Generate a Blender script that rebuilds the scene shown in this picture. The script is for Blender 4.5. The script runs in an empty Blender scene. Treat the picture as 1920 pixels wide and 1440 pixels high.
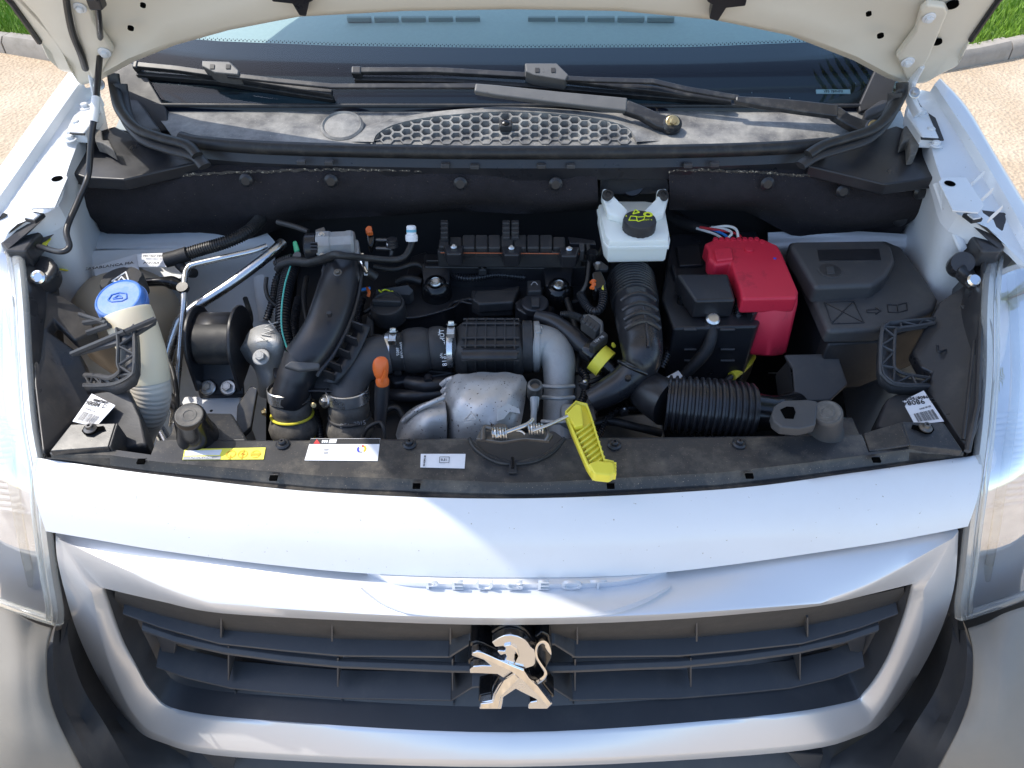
import bpy, bmesh, math, random
from mathutils import Vector, Matrix, Quaternion
random.seed(7)
R = math.radians
scene = bpy.context.scene
COL = scene.collection

# ---------------------------------------------------------------- camera
PITCH = R(45)
CAM = Vector((0.0, -0.644, 1.67))
FPX = 1450.0
FWD = Vector((0, math.cos(PITCH), -math.sin(PITCH)))
UPV = Vector((0, math.sin(PITCH), math.cos(PITCH)))
cd = bpy.data.cameras.new('camera'); cam = bpy.data.objects.new('camera', cd); COL.objects.link(cam)
cam.location = CAM; cam.rotation_euler = (R(90) - PITCH, 0, 0)
cd.sensor_width = 36; cd.lens = FPX / 1920 * 36; cd.clip_end = 2000; cd.clip_start = 0.02
scene.camera = cam

# ---------------------------------------------------------------- light
SUN_DIR = Vector((0.60, -0.21, -1.0)).normalized()      # the way the light travels
EXPOSURE = 1.2
to_sun = -SUN_DIR
elev = math.asin(to_sun.z)
w = bpy.data.worlds.new('World'); scene.world = w; w.use_nodes = True
nt = w.node_tree
sky = nt.nodes.new('ShaderNodeTexSky'); sky.sky_type = 'NISHITA'; sky.sun_disc = False
sky.sun_elevation = elev; sky.sun_rotation = math.atan2(to_sun.x, to_sun.y)
sky.air_density = 1.0; sky.dust_density = 1.0; sky.ozone_density = 1.0
bg = nt.nodes['Background']; bg.inputs['Strength'].default_value = 0.15
nt.links.new(sky.outputs[0], bg.inputs[0])
sl = bpy.data.lights.new('sun', 'SUN'); sl.energy = 2.0; sl.angle = R(0.53); sl.color = (1.0, 0.94, 0.84)
so = bpy.data.objects.new('sun', sl); COL.objects.link(so)
so.rotation_euler = SUN_DIR.to_track_quat('-Z', 'Y').to_euler(); so.location = (-3, 2, 5)
vs = scene.view_settings
vs.view_transform = 'Standard'; vs.look = 'None'; vs.gamma = 1; vs.exposure = EXPOSURE; vs.use_curve_mapping = False
scene.cycles.max_bounces = 8; scene.cycles.transparent_max_bounces = 12
scene.cycles.use_denoising = True
scene.cycles.sample_clamp_indirect = 6

# ---------------------------------------------------------------- survey helpers: sight lines of the photograph meeting real planes of the car
def ray(u, v):
    a = (u - 960) / FPX; b = (v - 720) / FPX
    return Vector((a, FWD.y - b * UPV.y, FWD.z - b * UPV.z))
def PZ(u, v, z):
    d = ray(u, v); return CAM + d * ((z - CAM.z) / d.z)
def PY(u, v, y):
    d = ray(u, v); return CAM + d * ((y - CAM.y) / d.y)
def PX(u, v, x):
    d = ray(u, v); return CAM + d * ((x - CAM.x) / d.x)
def PS(u, v, y0, k=0.17):
    d = ray(u, v); t = 1.0
    for _ in range(12):
        x = d.x * t; t = (y0 + k * x * x - CAM.y) / d.y
    return CAM + d * t
def mpp(p): return (p - CAM).dot(FWD) / FPX            # metres for one photo pixel at that point

# ---------------------------------------------------------------- mesh helpers
def lerp(a, b, t): return a + (b - a) * t
def catmull(pts, n=6, closed=False):
    out = []; m = len(pts)
    rng = range(m if closed else m - 1)
    for i in rng:
        p0 = pts[(i - 1) % m] if closed or i > 0 else pts[0]
        p1 = pts[i]; p2 = pts[(i + 1) % m]
        p3 = pts[(i + 2) % m] if closed or i + 2 < m else pts[m - 1]
        for k in range(n):
            t = k / n
            out.append(0.5 * ((2 * p1) + (p2 - p0) * t + (2 * p0 - 5 * p1 + 4 * p2 - p3) * t * t + (3 * p1 - p0 - 3 * p2 + p3) * t ** 3))
    if not closed: out.append(pts[-1])
    return out
def cat1(vals, n=6):
    return [v.x for v in catmull([Vector((a, 0, 0)) for a in vals], n)]
def resample(pts, n):
    L = [0]
    for a, b in zip(pts, pts[1:]): L.append(L[-1] + (b - a).length)
    out = []; j = 0
    for i in range(n):
        s = L[-1] * i / (n - 1)
        while j < len(pts) - 2 and L[j + 1] < s: j += 1
        d = L[j + 1] - L[j]
        out.append(lerp(pts[j], pts[j + 1], (s - L[j]) / d if d > 1e-9 else 0))
    return out

class MB:
    def __init__(s): s.v = []; s.f = []
    def add(s, vs, fs):
        o = len(s.v); s.v += [Vector(p) for p in vs]; s.f += [[i + o for i in f] for f in fs]; return s
    def box(s, c, size, rot=None):
        c = Vector(c); hx, hy, hz = size[0] / 2, size[1] / 2, size[2] / 2
        M = rot if rot is not None else Matrix.Identity(3)
        vs = [c + M @ Vector((x * hx, y * hy, z * hz)) for z in (-1, 1) for y in (-1, 1) for x in (-1, 1)]
        return s.add(vs, [(0, 2, 3, 1), (4, 5, 7, 6), (0, 1, 5, 4), (2, 6, 7, 3), (0, 4, 6, 2), (1, 3, 7, 5)])
    def slab(s, top, vec):
        n = len(top); top = [Vector(p) for p in top]; bot = [p + Vector(vec) for p in top]
        nrm = Vector()
        for i in range(n): nrm += top[i].cross(top[(i + 1) % n])
        if nrm.dot(Vector(vec)) > 0: top = top[::-1]; bot = bot[::-1]
        fs = [list(range(n)), list(range(2 * n - 1, n - 1, -1))]
        fs += [[i, i + n, (i + 1) % n + n, (i + 1) % n] for i in range(n)]
        return s.add(top + bot, fs)
    def prism(s, px, z, th): return s.slab([PZ(u, v, z) for u, v in px], (0, 0, -th))
    def loft(s, rows, close_u=False, close_v=False, cap=False):
        n = len(rows[0]); vs = [p for r in rows for p in r]; fs = []; m = len(rows)
        for i in range(m if close_v else m - 1):
            for j in range(n if close_u else n - 1):
                a = i * n + j; b = i * n + (j + 1) % n; c = ((i + 1) % m) * n + (j + 1) % n; d = ((i + 1) % m) * n + j
                fs.append([a, b, c, d])
        if cap and close_u: fs += [list(range(n))[::-1], list(range((m - 1) * n, m * n))]
        return s.add(vs, fs)
    def tube(s, pts, rad, n=12, cap=True, flat=1.0, up=None):
        pts = [Vector(p) for p in pts]; m = len(pts)
        rad = rad if isinstance(rad, (list, tuple)) else [rad] * m
        tg = [(pts[min(i + 1, m - 1)] - pts[max(i - 1, 0)]).normalized() for i in range(m)]
        ref = Vector(up) if up is not None else (Vector((0, 0, 1)) if abs(tg[0].z) < 0.9 else Vector((1, 0, 0)))
        nn = (ref - tg[0] * ref.dot(tg[0])).normalized(); rows = []
        for i in range(m):
            if i:
                q = tg[i - 1].rotation_difference(tg[i]); nn = q @ nn
                nn = (nn - tg[i] * nn.dot(tg[i])).normalized()
            bb = tg[i].cross(nn)
            rows.append([pts[i] + (nn * math.cos(2 * math.pi * k / n) * flat + bb * math.sin(2 * math.pi * k / n)) * rad[i] for k in range(n)])
        return s.loft(rows, close_u=True, cap=cap)
    def lathe(s, o, ax, prof, n=24, cap=True):
        o = Vector(o); ax = Vector(ax).normalized()
        ref = Vector((0, 1, 0)) if abs(ax.y) < 0.9 else Vector((1, 0, 0))
        e1 = (ref - ax * ref.dot(ax)).normalized(); e2 = ax.cross(e1)
        rows = [[o + ax * h + (e1 * math.cos(2 * math.pi * k / n) + e2 * math.sin(2 * math.pi * k / n)) * r for k in range(n)] for r, h in prof]
        return s.loft(rows, close_u=True, cap=cap)
    def build(s, name, mat, parent=None, bevel=0, seg=2, angle=35, smooth=True, solid=0, subsurf=0, off=-1):
        me = bpy.data.meshes.new(name)
        bm = bmesh.new()
        vs = [bm.verts.new(p) for p in s.v]
        for f in s.f:
            try: bm.faces.new([vs[i] for i in f])
            except ValueError: pass
        bmesh.ops.remove_doubles(bm, verts=bm.verts, dist=1e-6)
        bmesh.ops.recalc_face_normals(bm, faces=bm.faces)
        ca = R(angle)
        for f in bm.faces: f.smooth = smooth
        if smooth and not bevel:
            for e in bm.edges:
                if len(e.link_faces) == 2 and e.calc_face_angle(0) > ca: e.smooth = False
        bm.to_mesh(me); bm.free()
        o = bpy.data.objects.new(name, me); COL.objects.link(o); me.materials.append(mat)
        if parent is not None: attach(o, parent)
        if solid:
            m = o.modifiers.new('thickness', 'SOLIDIFY'); m.thickness = solid; m.offset = off
        if subsurf:
            m = o.modifiers.new('smooth', 'SUBSURF'); m.levels = subsurf; m.render_levels = subsurf
        if bevel:
            m = o.modifiers.new('edges', 'BEVEL'); m.width = bevel; m.segments = seg; m.limit_method = 'ANGLE'; m.angle_limit = R(30); m.harden_normals = True
        return o
def attach(o, parent):
    o.parent = parent; base = Vector(); q = parent
    while q is not None: base += q.location; q = q.parent
    o.location = o.location - base
def thing(name, label, cat, loc=(0, 0, 0), group=None):
    o = bpy.data.objects.new(name, None); COL.objects.link(o); o.location = loc; o.empty_display_size = 0.05
    o['label'] = label; o['category'] = cat
    if group: o['group'] = group
    return o
def structure(o): o['kind'] = 'structure'; return o
def lab(o, t): o['label'] = t; return o
def hull_smooth(px): return px

# ---------------------------------------------------------------- materials
def mat(name, col, rough=0.5, metal=0.0, var=0.15, vscale=18, bump=0.0, bscale=250, coat=0.0, spec=0.5, dust=None, dscale=30, damt=0.0, dlo=0.5, dhi=0.7, trans=0.0, sss=0.0, rvar=0.1, ior=1.5, speck=None, sscale=220, sth=0.66, aniso=0):
    m = bpy.data.materials.new(name); m.use_nodes = True; t = m.node_tree; b = t.nodes['Principled BSDF']; L = t.links
    b.inputs['Metallic'].default_value = metal; b.inputs['Roughness'].default_value = rough
    b.inputs['Specular IOR Level'].default_value = spec; b.inputs['IOR'].default_value = ior
    b.inputs['Coat Weight'].default_value = coat; b.inputs['Coat Roughness'].default_value = 0.05
    b.inputs['Transmission Weight'].default_value = trans
    if sss:
        b.inputs['Subsurface Weight'].default_value = sss; b.inputs['Subsurface Radius'].default_value = (0.02, 0.018, 0.015); b.inputs['Subsurface Scale'].default_value = 1.0
    tc = t.nodes.new('ShaderNodeTexCoord')
    def noise(sc, det=4, r=0.6):
        n = t.nodes.new('ShaderNodeTexNoise'); n.inputs['Scale'].default_value = sc; n.inputs['Detail'].default_value = det; n.inputs['Roughness'].default_value = r
        L.new(tc.outputs['Object'], n.inputs['Vector']); return n
    c = (*col, 1)
    n1 = noise(vscale)
    mx = t.nodes.new('ShaderNodeMix'); mx.data_type = 'RGBA'
    mx.inputs['A'].default_value = tuple(x * (1 - var) for x in col) + (1,); mx.inputs['B'].default_value = tuple(min(1, x * (1 + var)) for x in col) + (1,)
    L.new(n1.outputs['Fac'], mx.inputs['Factor']); out = mx.outputs['Result']
    rr = t.nodes.new('ShaderNodeMapRange'); rr.inputs['From Min'].default_value = 0.3; rr.inputs['From Max'].default_value = 0.7
    rr.inputs['To Min'].default_value = max(0.02, rough - rvar); rr.inputs['To Max'].default_value = min(1, rough + rvar)
    L.new(n1.outputs['Fac'], rr.inputs['Value']); rout = rr.outputs['Result']
    def over(out, rout, colr, fac, rgh):
        m2 = t.nodes.new('ShaderNodeMix'); m2.data_type = 'RGBA'; m2.inputs['B'].default_value = (*colr, 1)
        L.new(out, m2.inputs['A']); L.new(fac, m2.inputs['Factor'])
        m3 = t.nodes.new('ShaderNodeMix'); L.new(rout, m3.inputs['A']); m3.inputs['B'].default_value = rgh; L.new(fac, m3.inputs['Factor'])
        return m2.outputs['Result'], m3.outputs['Result']
    if dust and damt:
        n2 = noise(dscale, 8, 0.7); mr = t.nodes.new('ShaderNodeMapRange'); mr.inputs['From Min'].default_value = dlo; mr.inputs['From Max'].default_value = dhi; mr.inputs['To Max'].default_value = damt
        L.new(n2.outputs['Fac'], mr.inputs['Value']); out, rout = over(out, rout, dust, mr.outputs['Result'], 0.9)
    if speck:
        n3 = noise(sscale, 2, 0.5); mr = t.nodes.new('ShaderNodeMapRange'); mr.inputs['From Min'].default_value = sth; mr.inputs['From Max'].default_value = sth + 0.03
        L.new(n3.outputs['Fac'], mr.inputs['Value']); out, rout = over(out, rout, speck, mr.outputs['Result'], 0.8)
    L.new(out, b.inputs['Base Color']); L.new(rout, b.inputs['Roughness'])
    if bump:
        n4 = noise(bscale, 3); bp = t.nodes.new('ShaderNodeBump'); bp.inputs['Strength'].default_value = bump; bp.inputs['Distance'].default_value = 0.002
        L.new(n4.outputs['Fac'], bp.inputs['Height']); L.new(bp.outputs['Normal'], b.inputs['Normal'])
    return m
def glass_mat(name, tint=(1, 1, 1), rough=0.02, ior=1.45, gain=1.0):
    m = bpy.data.materials.new(name); m.use_nodes = True; t = m.node_tree; t.nodes.remove(t.nodes['Principled BSDF']); L = t.links
    tr = t.nodes.new('ShaderNodeBsdfTransparent'); tr.inputs[0].default_value = (*tint, 1)
    gl = t.nodes.new('ShaderNodeBsdfGlossy'); gl.inputs['Roughness'].default_value = rough
    fr = t.nodes.new('ShaderNodeFresnel'); fr.inputs['IOR'].default_value = ior
    mu = t.nodes.new('ShaderNodeMath'); mu.operation = 'MULTIPLY'; mu.inputs[1].default_value = gain; mu.use_clamp = True
    L.new(fr.outputs[0], mu.inputs[0])
    mx = t.nodes.new('ShaderNodeMixShader'); L.new(mu.outputs[0], mx.inputs[0]); L.new(tr.outputs[0], mx.inputs[1]); L.new(gl.outputs[0], mx.inputs[2])
    L.new(mx.outputs[0], t.nodes['Material Output'].inputs[0]); return m
DUST = (0.42, 0.36, 0.28)
M = {}
M['white'] = mat('white_paint', (0.74, 0.75, 0.76), 0.32, var=0.02, vscale=3, coat=0.6, rvar=0.04, dust=(0.45, 0.40, 0.33), dscale=5, damt=0.13, dlo=0.45, dhi=0.75, speck=(0.42, 0.38, 0.32), sscale=210, sth=0.735)
M['cream_paint'] = mat('cream_white_paint', (0.72, 0.67, 0.56), 0.38, var=0.04, vscale=5, rvar=0.06, dust=(0.5, 0.42, 0.3), dscale=10, damt=0.15, dlo=0.5, dhi=0.8)  # bonnet underside, flanges and hinge plates: warmer tone than the outer white
M['white_in'] = mat('white_primer_paint', (0.70, 0.71, 0.72), 0.45, var=0.05, vscale=9, rvar=0.08, dust=DUST, dscale=14, damt=0.18, dlo=0.5, dhi=0.75)
M['silver'] = mat('silver_paint', (0.73, 0.74, 0.76), 0.38, metal=0.45, var=0.02, vscale=4, coat=0.35, rvar=0.03)
M['chrome'] = mat('chrome', (0.88, 0.88, 0.88), 0.07, metal=1, var=0.02, rvar=0.02)
M['emblem'] = mat('satin_chrome_emblem', (0.74, 0.77, 0.83), 0.20, metal=1, var=0.05, vscale=40)
M['duct'] = mat('satin_black_duct', (0.020, 0.020, 0.023), 0.30, var=0.2, rvar=0.06, dust=DUST, dscale=26, damt=0.05, dlo=0.55, dhi=0.8)
M['black'] = mat('black_plastic', (0.019, 0.019, 0.022), 0.36, var=0.3, rvar=0.1, bump=0.05, bscale=600, dust=DUST, dscale=26, damt=0.05, dlo=0.55, dhi=0.8)
M['black_gloss'] = mat('black_gloss_plastic', (0.008, 0.008, 0.009), 0.18, var=0.3, rvar=0.06)
M['black_soft'] = mat('black_matt_plastic', (0.028, 0.028, 0.030), 0.50, var=0.25, rvar=0.1, bump=0.1, bscale=500, dust=DUST, dscale=20, damt=0.08, dlo=0.5, dhi=0.8)
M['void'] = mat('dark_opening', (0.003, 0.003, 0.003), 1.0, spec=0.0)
M['grille'] = mat('grained_grille_plastic', (0.046, 0.049, 0.056), 0.44, var=0.1, rvar=0.05, bump=0.08, bscale=900, dust=DUST, dscale=12, damt=0.05)
M['grey'] = mat('grey_grained_plastic', (0.055, 0.055, 0.058), 0.48, var=0.12, rvar=0.06, bump=0.08, bscale=800, dust=DUST, dscale=15, damt=0.10, dlo=0.5, dhi=0.8)
M['grille_grey'] = mat('grille_wall_plastic', (0.036, 0.035, 0.035), 0.6, var=0.1, bump=0.1, bscale=900)
M['bumper'] = mat('bumper_grained_plastic', (0.25, 0.228, 0.195), 0.78, var=0.08, spec=0.3, bump=0.15, bscale=900, rvar=0.04, dust=DUST, dscale=6, damt=0.15, dlo=0.45, dhi=0.8)
M['slam'] = mat('dusty_black_panel', (0.030, 0.030, 0.032), 0.38, var=0.15, bump=0.06, bscale=700, dust=(0.45, 0.38, 0.28), dscale=22, damt=0.22, dlo=0.48, dhi=0.75, speck=(0.25, 0.21, 0.16), sscale=600, sth=0.69)
M['lamp_plastic'] = mat('lamp_housing_plastic', (0.035, 0.034, 0.036), 0.34, var=0.1, bump=0.04, bscale=500, dust=DUST, dscale=9, damt=0.15, dlo=0.5, dhi=0.8)
M['rubber'] = mat('black_rubber', (0.016, 0.016, 0.017), 0.48, var=0.2, dust=DUST, dscale=40, damt=0.12, dlo=0.5, dhi=0.8)
M['rubber_dust'] = mat('dusty_rubber', (0.085, 0.08, 0.074), 0.62, var=0.2, bump=0.2, bscale=700, dust=(0.4, 0.36, 0.3), dscale=60, damt=0.35, dlo=0.4, dhi=0.75)
M['felt'] = mat('black_felt_insulation', (0.030, 0.027, 0.030), 0.95, var=0.4, vscale=60, bump=0.9, bscale=380, spec=0.15, speck=(0.30, 0.24, 0.17), sscale=420, sth=0.735)
M['felt_edge'] = mat('frayed_felt_edge', (0.09, 0.08, 0.07), 1.0, var=0.6, vscale=150, bump=1.0, bscale=500, spec=0.1, speck=(0.45, 0.38, 0.28), sscale=260, sth=0.60)
M['alu'] = mat('cast_aluminium', (0.38, 0.38, 0.375), 0.58, metal=0.6, var=0.12, vscale=60, bump=0.35, bscale=500, dust=(0.2, 0.17, 0.13), dscale=40, damt=0.3, dlo=0.5, dhi=0.8)
M['alu_pipe'] = mat('aluminium_pipe', (0.62, 0.63, 0.64), 0.28, metal=1.0, var=0.06, vscale=25, bump=0.04, bscale=200)
M['shield'] = mat('heat_shield_steel', (0.54, 0.53, 0.52), 0.50, metal=0.6, var=0.16, vscale=14, bump=0.5, bscale=70, rvar=0.12, dust=(0.42, 0.36, 0.28), dscale=18, damt=0.35, dlo=0.48, dhi=0.75, speck=(0.08, 0.05, 0.035), sscale=260, sth=0.665)
M['steel'] = mat('zinc_steel', (0.55, 0.54, 0.52), 0.32, metal=1.0, var=0.1, vscale=90)
M['clamp'] = mat('stainless_clamp', (0.78, 0.78, 0.77), 0.28, metal=0.9, var=0.05, vscale=60)
M['steel_dark'] = mat('dark_steel', (0.14, 0.135, 0.13), 0.42, metal=0.8, var=0.25, vscale=60, dust=DUST, dscale=50, damt=0.15)
M['brass'] = mat('passivated_brass', (0.60, 0.47, 0.25), 0.35, metal=1.0, var=0.15, vscale=90)
M['red'] = mat('red_plastic', (0.60, 0.022, 0.052), 0.46, var=0.06, vscale=12, bump=0.05, bscale=500, dust=(0.02, 0.008, 0.01), dscale=26, damt=0.55, dlo=0.54, dhi=0.78)
M['yellow'] = mat('yellow_plastic', (0.78, 0.68, 0.06), 0.38, var=0.06, vscale=30, dust=(0.35, 0.28, 0.1), dscale=60, damt=0.2, dlo=0.55, dhi=0.8)
M['orange'] = mat('orange_plastic', (0.72, 0.14, 0.025), 0.40, var=0.06, vscale=30)
M['gasket'] = mat('brown_orange_gasket', (0.32, 0.085, 0.03), 0.5, var=0.2, vscale=60)
M['blue'] = mat('blue_plastic', (0.05, 0.17, 0.54), 0.36, var=0.08, vscale=40, dust=(0.5, 0.5, 0.5), dscale=50, damt=0.35, dlo=0.45, dhi=0.8)
M['green'] = mat('green_plastic', (0.03, 0.36, 0.16), 0.4, var=0.05)
M['teal'] = mat('teal_stripe', (0.10, 0.50, 0.42), 0.5, var=0.1)
M['milky'] = mat('milky_polyethylene', (0.82, 0.85, 0.80), 0.34, var=0.04, vscale=20, sss=0.35, rvar=0.06)
M['cream'] = mat('yellowed_polyethylene', (0.80, 0.70, 0.52), 0.40, var=0.06, vscale=14, sss=0.30)
M['ribbed_neck'] = mat('shaded_ribbed_polyethylene', (0.60, 0.56, 0.50), 0.45, var=0.06, vscale=14, sss=0.15)  # duller than the filler neck above; its shade is put into the colour
M['dash_slot'] = mat('dashboard_vent', (0.23, 0.26, 0.26), 0.7, var=0.1)
M['tan'] = mat('amber_polyethylene', (0.46, 0.38, 0.28), 0.42, var=0.12, vscale=10, sss=0.2)
M['paper'] = mat('paper_label', (0.78, 0.78, 0.80), 0.5, var=0.04, vscale=30, dust=DUST, dscale=40, damt=0.12)
M['ylabel'] = mat('yellow_label', (0.86, 0.80, 0.10), 0.4, var=0.04)
M['ink'] = mat('black_ink', (0.02, 0.02, 0.022), 0.6, var=0.1)
M['ink_grey'] = mat('grey_ink', (0.35, 0.35, 0.36), 0.6, var=0.1)
M['ink_red'] = mat('red_ink', (0.65, 0.04, 0.04), 0.5, var=0.05)
M['ink_orange'] = mat('orange_ink', (0.85, 0.42, 0.03), 0.5, var=0.05)
M['ink_yellow'] = mat('yellow_green_ink', (0.72, 0.80, 0.03), 0.5, var=0.05)
M['ink_white'] = mat('white_ink', (0.75, 0.75, 0.75), 0.5, var=0.05)
M['ink_blue'] = mat('blue_ink', (0.06, 0.07, 0.5), 0.5, var=0.05)
M['marker'] = mat('yellow_marker_paint', (0.78, 0.72, 0.05), 0.6, var=0.15, vscale=40)
M['frit'] = mat('black_ceramic_frit', (0.007, 0.010, 0.020), 0.03, var=0.1, rvar=0.005, spec=0.35, speck=(0.35, 0.38, 0.42), sscale=130, sth=0.775)
M['dash'] = mat('grey_dashboard', (0.36, 0.40, 0.40), 0.7, var=0.15, vscale=120, bump=0.25, bscale=700)
M['cowl'] = mat('dirty_cowl_plastic', (0.085, 0.085, 0.088), 0.42, var=0.2, vscale=8, bump=0.06, bscale=700, dust=(0.58, 0.56, 0.51), dscale=20, damt=0.55, dlo=0.34, dhi=0.72, speck=(0.42, 0.40, 0.37), sscale=420, sth=0.70)
M['wiper'] = mat('satin_black_wiper', (0.022, 0.022, 0.024), 0.34, var=0.15, dust=(0.4, 0.37, 0.32), dscale=45, damt=0.18, dlo=0.5, dhi=0.78)
M['wiper_grey'] = mat('worn_grey_wiper', (0.11, 0.108, 0.105), 0.45, var=0.15, vscale=40, dust=(0.02, 0.02, 0.02), dscale=70, damt=0.7, dlo=0.60, dhi=0.70)
M['lens'] = glass_mat('headlamp_polycarbonate', (0.97, 0.98, 1.0), 0.015, 1.45, 0.7)
M['lens_edge'] = mat('lens_edge_polycarbonate', (0.86, 0.88, 0.86), 0.10, var=0.05, trans=0.75, ior=1.25, rvar=0.03)
M['windscreen'] = glass_mat('green_tinted_glass', (0.70, 0.88, 0.88), 0.008, 1.5, 1.0)
M['reflector'] = mat('lamp_reflector', (0.90, 0.92, 0.95), 0.45, metal=0.0, spec=0.3, var=0.04, vscale=8, rvar=0.04)
M['blue_wire'] = mat('blue_wire', (0.03, 0.22, 0.65), 0.4); M['white_wire'] = mat('white_wire', (0.75, 0.75, 0.72), 0.45); M['red_wire'] = mat('red_wire', (0.5, 0.02, 0.03), 0.4)
M['cloth_tape'] = mat('black_cloth_tape', (0.018, 0.018, 0.02), 0.6, bump=0.3, bscale=300)
M['sky_blue'] = mat('pale_blue_plastic', (0.16, 0.42, 0.55), 0.45)
M['soil'] = mat('dark_steel_floor', (0.020, 0.019, 0.020), 0.8, var=0.4, vscale=15)
# ================================================================ setting: gravel yard, kerbs, lawns
def ground_material():
    m = bpy.data.materials.new('sandy_gravel'); m.use_nodes = True; t = m.node_tree; b = t.nodes['Principled BSDF']; L = t.links
    tc = t.nodes.new('ShaderNodeTexCoord')
    def noise(s, d=6):
        n = t.nodes.new('ShaderNodeTexNoise'); n.inputs['Scale'].default_value = s; n.inputs['Detail'].default_value = d; n.inputs['Roughness'].default_value = 0.65
        L.new(tc.outputs['Object'], n.inputs['Vector']); return n
    a = noise(2.2); g = noise(70, 4); vo = t.nodes.new('ShaderNodeTexVoronoi'); vo.inputs['Scale'].default_value = 60; L.new(tc.outputs['Object'], vo.inputs['Vector'])
    r = t.nodes.new('ShaderNodeValToRGB'); r.color_ramp.elements[0].position = 0.35; r.color_ramp.elements[0].color = (0.47, 0.36, 0.245, 1)
    r.color_ramp.elements[1].position = 0.7; r.color_ramp.elements[1].color = (0.62, 0.51, 0.38, 1); L.new(a.outputs['Fac'], r.inputs[0])
    r2 = t.nodes.new('ShaderNodeValToRGB'); r2.color_ramp.elements[0].position = 0.3; r2.color_ramp.elements[0].color = (0.78, 0.76, 0.73, 1); r2.color_ramp.elements[1].position = 0.75; r2.color_ramp.elements[1].color = (1.15, 1.12, 1.08, 1)
    L.new(g.outputs['Fac'], r2.inputs[0])
    mx = t.nodes.new('ShaderNodeMix'); mx.data_type = 'RGBA'; mx.blend_type = 'MULTIPLY'; mx.inputs['Factor'].default_value = 1
    L.new(r.outputs[0], mx.inputs['A']); L.new(r2.outputs[0], mx.inputs['B']); L.new(mx.outputs['Result'], b.inputs['Base Color'])
    b.inputs['Roughness'].default_value = 0.95
    bp = t.nodes.new('ShaderNodeBump'); bp.inputs['Strength'].default_value = 0.7; bp.inputs['Distance'].default_value = 0.01
    L.new(vo.outputs['Distance'], bp.inputs['Height']); L.new(bp.outputs[0], b.inputs['Normal']); return m
M['gravel'] = ground_material()
M['kerb'] = mat('weathered_kerb_concrete', (0.36, 0.32, 0.27), 0.9, var=0.25, vscale=9, bump=0.5, bscale=90, dust=(0.16, 0.14, 0.10), dscale=8, damt=0.5, dlo=0.5, dhi=0.75)
M['lawn'] = mat('lawn_soil', (0.09, 0.16, 0.02), 0.95, var=0.4, vscale=12, bump=0.6, bscale=60)
M['grass'] = mat('grass_blades', (0.17, 0.30, 0.025), 0.55, var=0.45, vscale=5)
g = MB().add([(-60, -60, 0), (60, -60, 0), (60, 60, 0), (-60, 60, 0)], [(0, 1, 2, 3)]).build('ground', M['gravel'], smooth=False); structure(g)
# kerb line behind the van, as surveyed on the ground
kerb_line = catmull([PZ(-420, 30, 0), PZ(-160, 76, 0), PZ(0, 99, 0), PZ(105, 117, 0), Vector((-1.2, 3.02, 0)), Vector((0, 2.95, 0)), Vector((1.2, 3.02, 0)), PZ(1785, 132, 0), PZ(1920, 106, 0), PZ(2060, 76, 0), PZ(2300, 30, 0)], 10)
def along(line, s):
    acc = 0
    for a, b in zip(line, line[1:]):
        d = (b - a).length
        if acc + d >= s: return lerp(a, b, (s - acc) / d), (b - a).normalized()
        acc += d
    return line[-1], (line[-1] - line[-2]).normalized()
total = sum((b - a).length for a, b in zip(kerb_line, kerb_line[1:]))
kerb = structure(bpy.data.objects.new('kerb', None)); COL.objects.link(kerb)
kl = 0.42; nk = int(total / kl)
for i in range(nk):
    p0, t0 = along(kerb_line, i * kl + 0.006); p1, t1 = along(kerb_line, (i + 1) * kl - 0.006)
    rows = []
    for p, tt in ((p0, t0), (lerp(p0, p1, .5), (t0 + t1).normalized()), (p1, t1)):
        n = Vector((-tt.y, tt.x, 0)); h = 0.085 + random.uniform(-.006, .006)
        rows.append([p + Vector((0, 0, -.02)), p + n * .004 + Vector((0, 0, h * .7)), p + n * .025 + Vector((0, 0, h)), p + n * .08 + Vector((0, 0, h)), p + n * .10 + Vector((0, 0, h * .75)), p + n * .105 + Vector((0, 0, -.02))])
    MB().loft(rows, close_u=True, cap=True).build('kerb_stone', M['kerb'], kerb, angle=50)
# lawn sheet beyond the kerb
lawn_pts = [p + Vector((0, .10, .05)) for p in kerb_line]
rows = [lawn_pts, [p + Vector((p.x * .3, 2.5, 0.0)) for p in lawn_pts], [p + Vector((p.x * 1.5, 14, 0.0)) for p in lawn_pts]]
lw = structure(MB().loft(rows).build('lawn', M['lawn']))
gv, gf = [], []
for i in range(52000):
    s = random.uniform(0, total)
    if total * .30 < s < total * .70: continue
    p, tt = along(kerb_line, s); n = Vector((-tt.y, tt.x, 0))
    q = p + n * (.08 + random.random() ** 1.5 * 2.6) + Vector((0, 0, .05))
    a = random.uniform(0, 6.28); h = random.uniform(.03, .085); wd = random.uniform(.003, .006)
    d = Vector((math.cos(a), math.sin(a), 0)); ln = Vector((random.uniform(-.03, .03), random.uniform(-.03, .03), 0))
    o = len(gv); gv += [q - d * wd, q + d * wd, q + d * wd * .6 + ln * .5 + Vector((0, 0, h * .6)), q + ln + Vector((0, 0, h))]; gf.append((o, o + 1, o + 2, o + 3))
me = bpy.data.meshes.new('grass'); me.from_pydata(gv, [], gf); me.materials.append(M['grass'])
go = bpy.data.objects.new('grass', me); COL.objects.link(go); go['kind'] = 'stuff'; go['label'] = 'sunlit green lawn grass beyond the kerbs behind the van'; go['category'] = 'grass'
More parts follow.
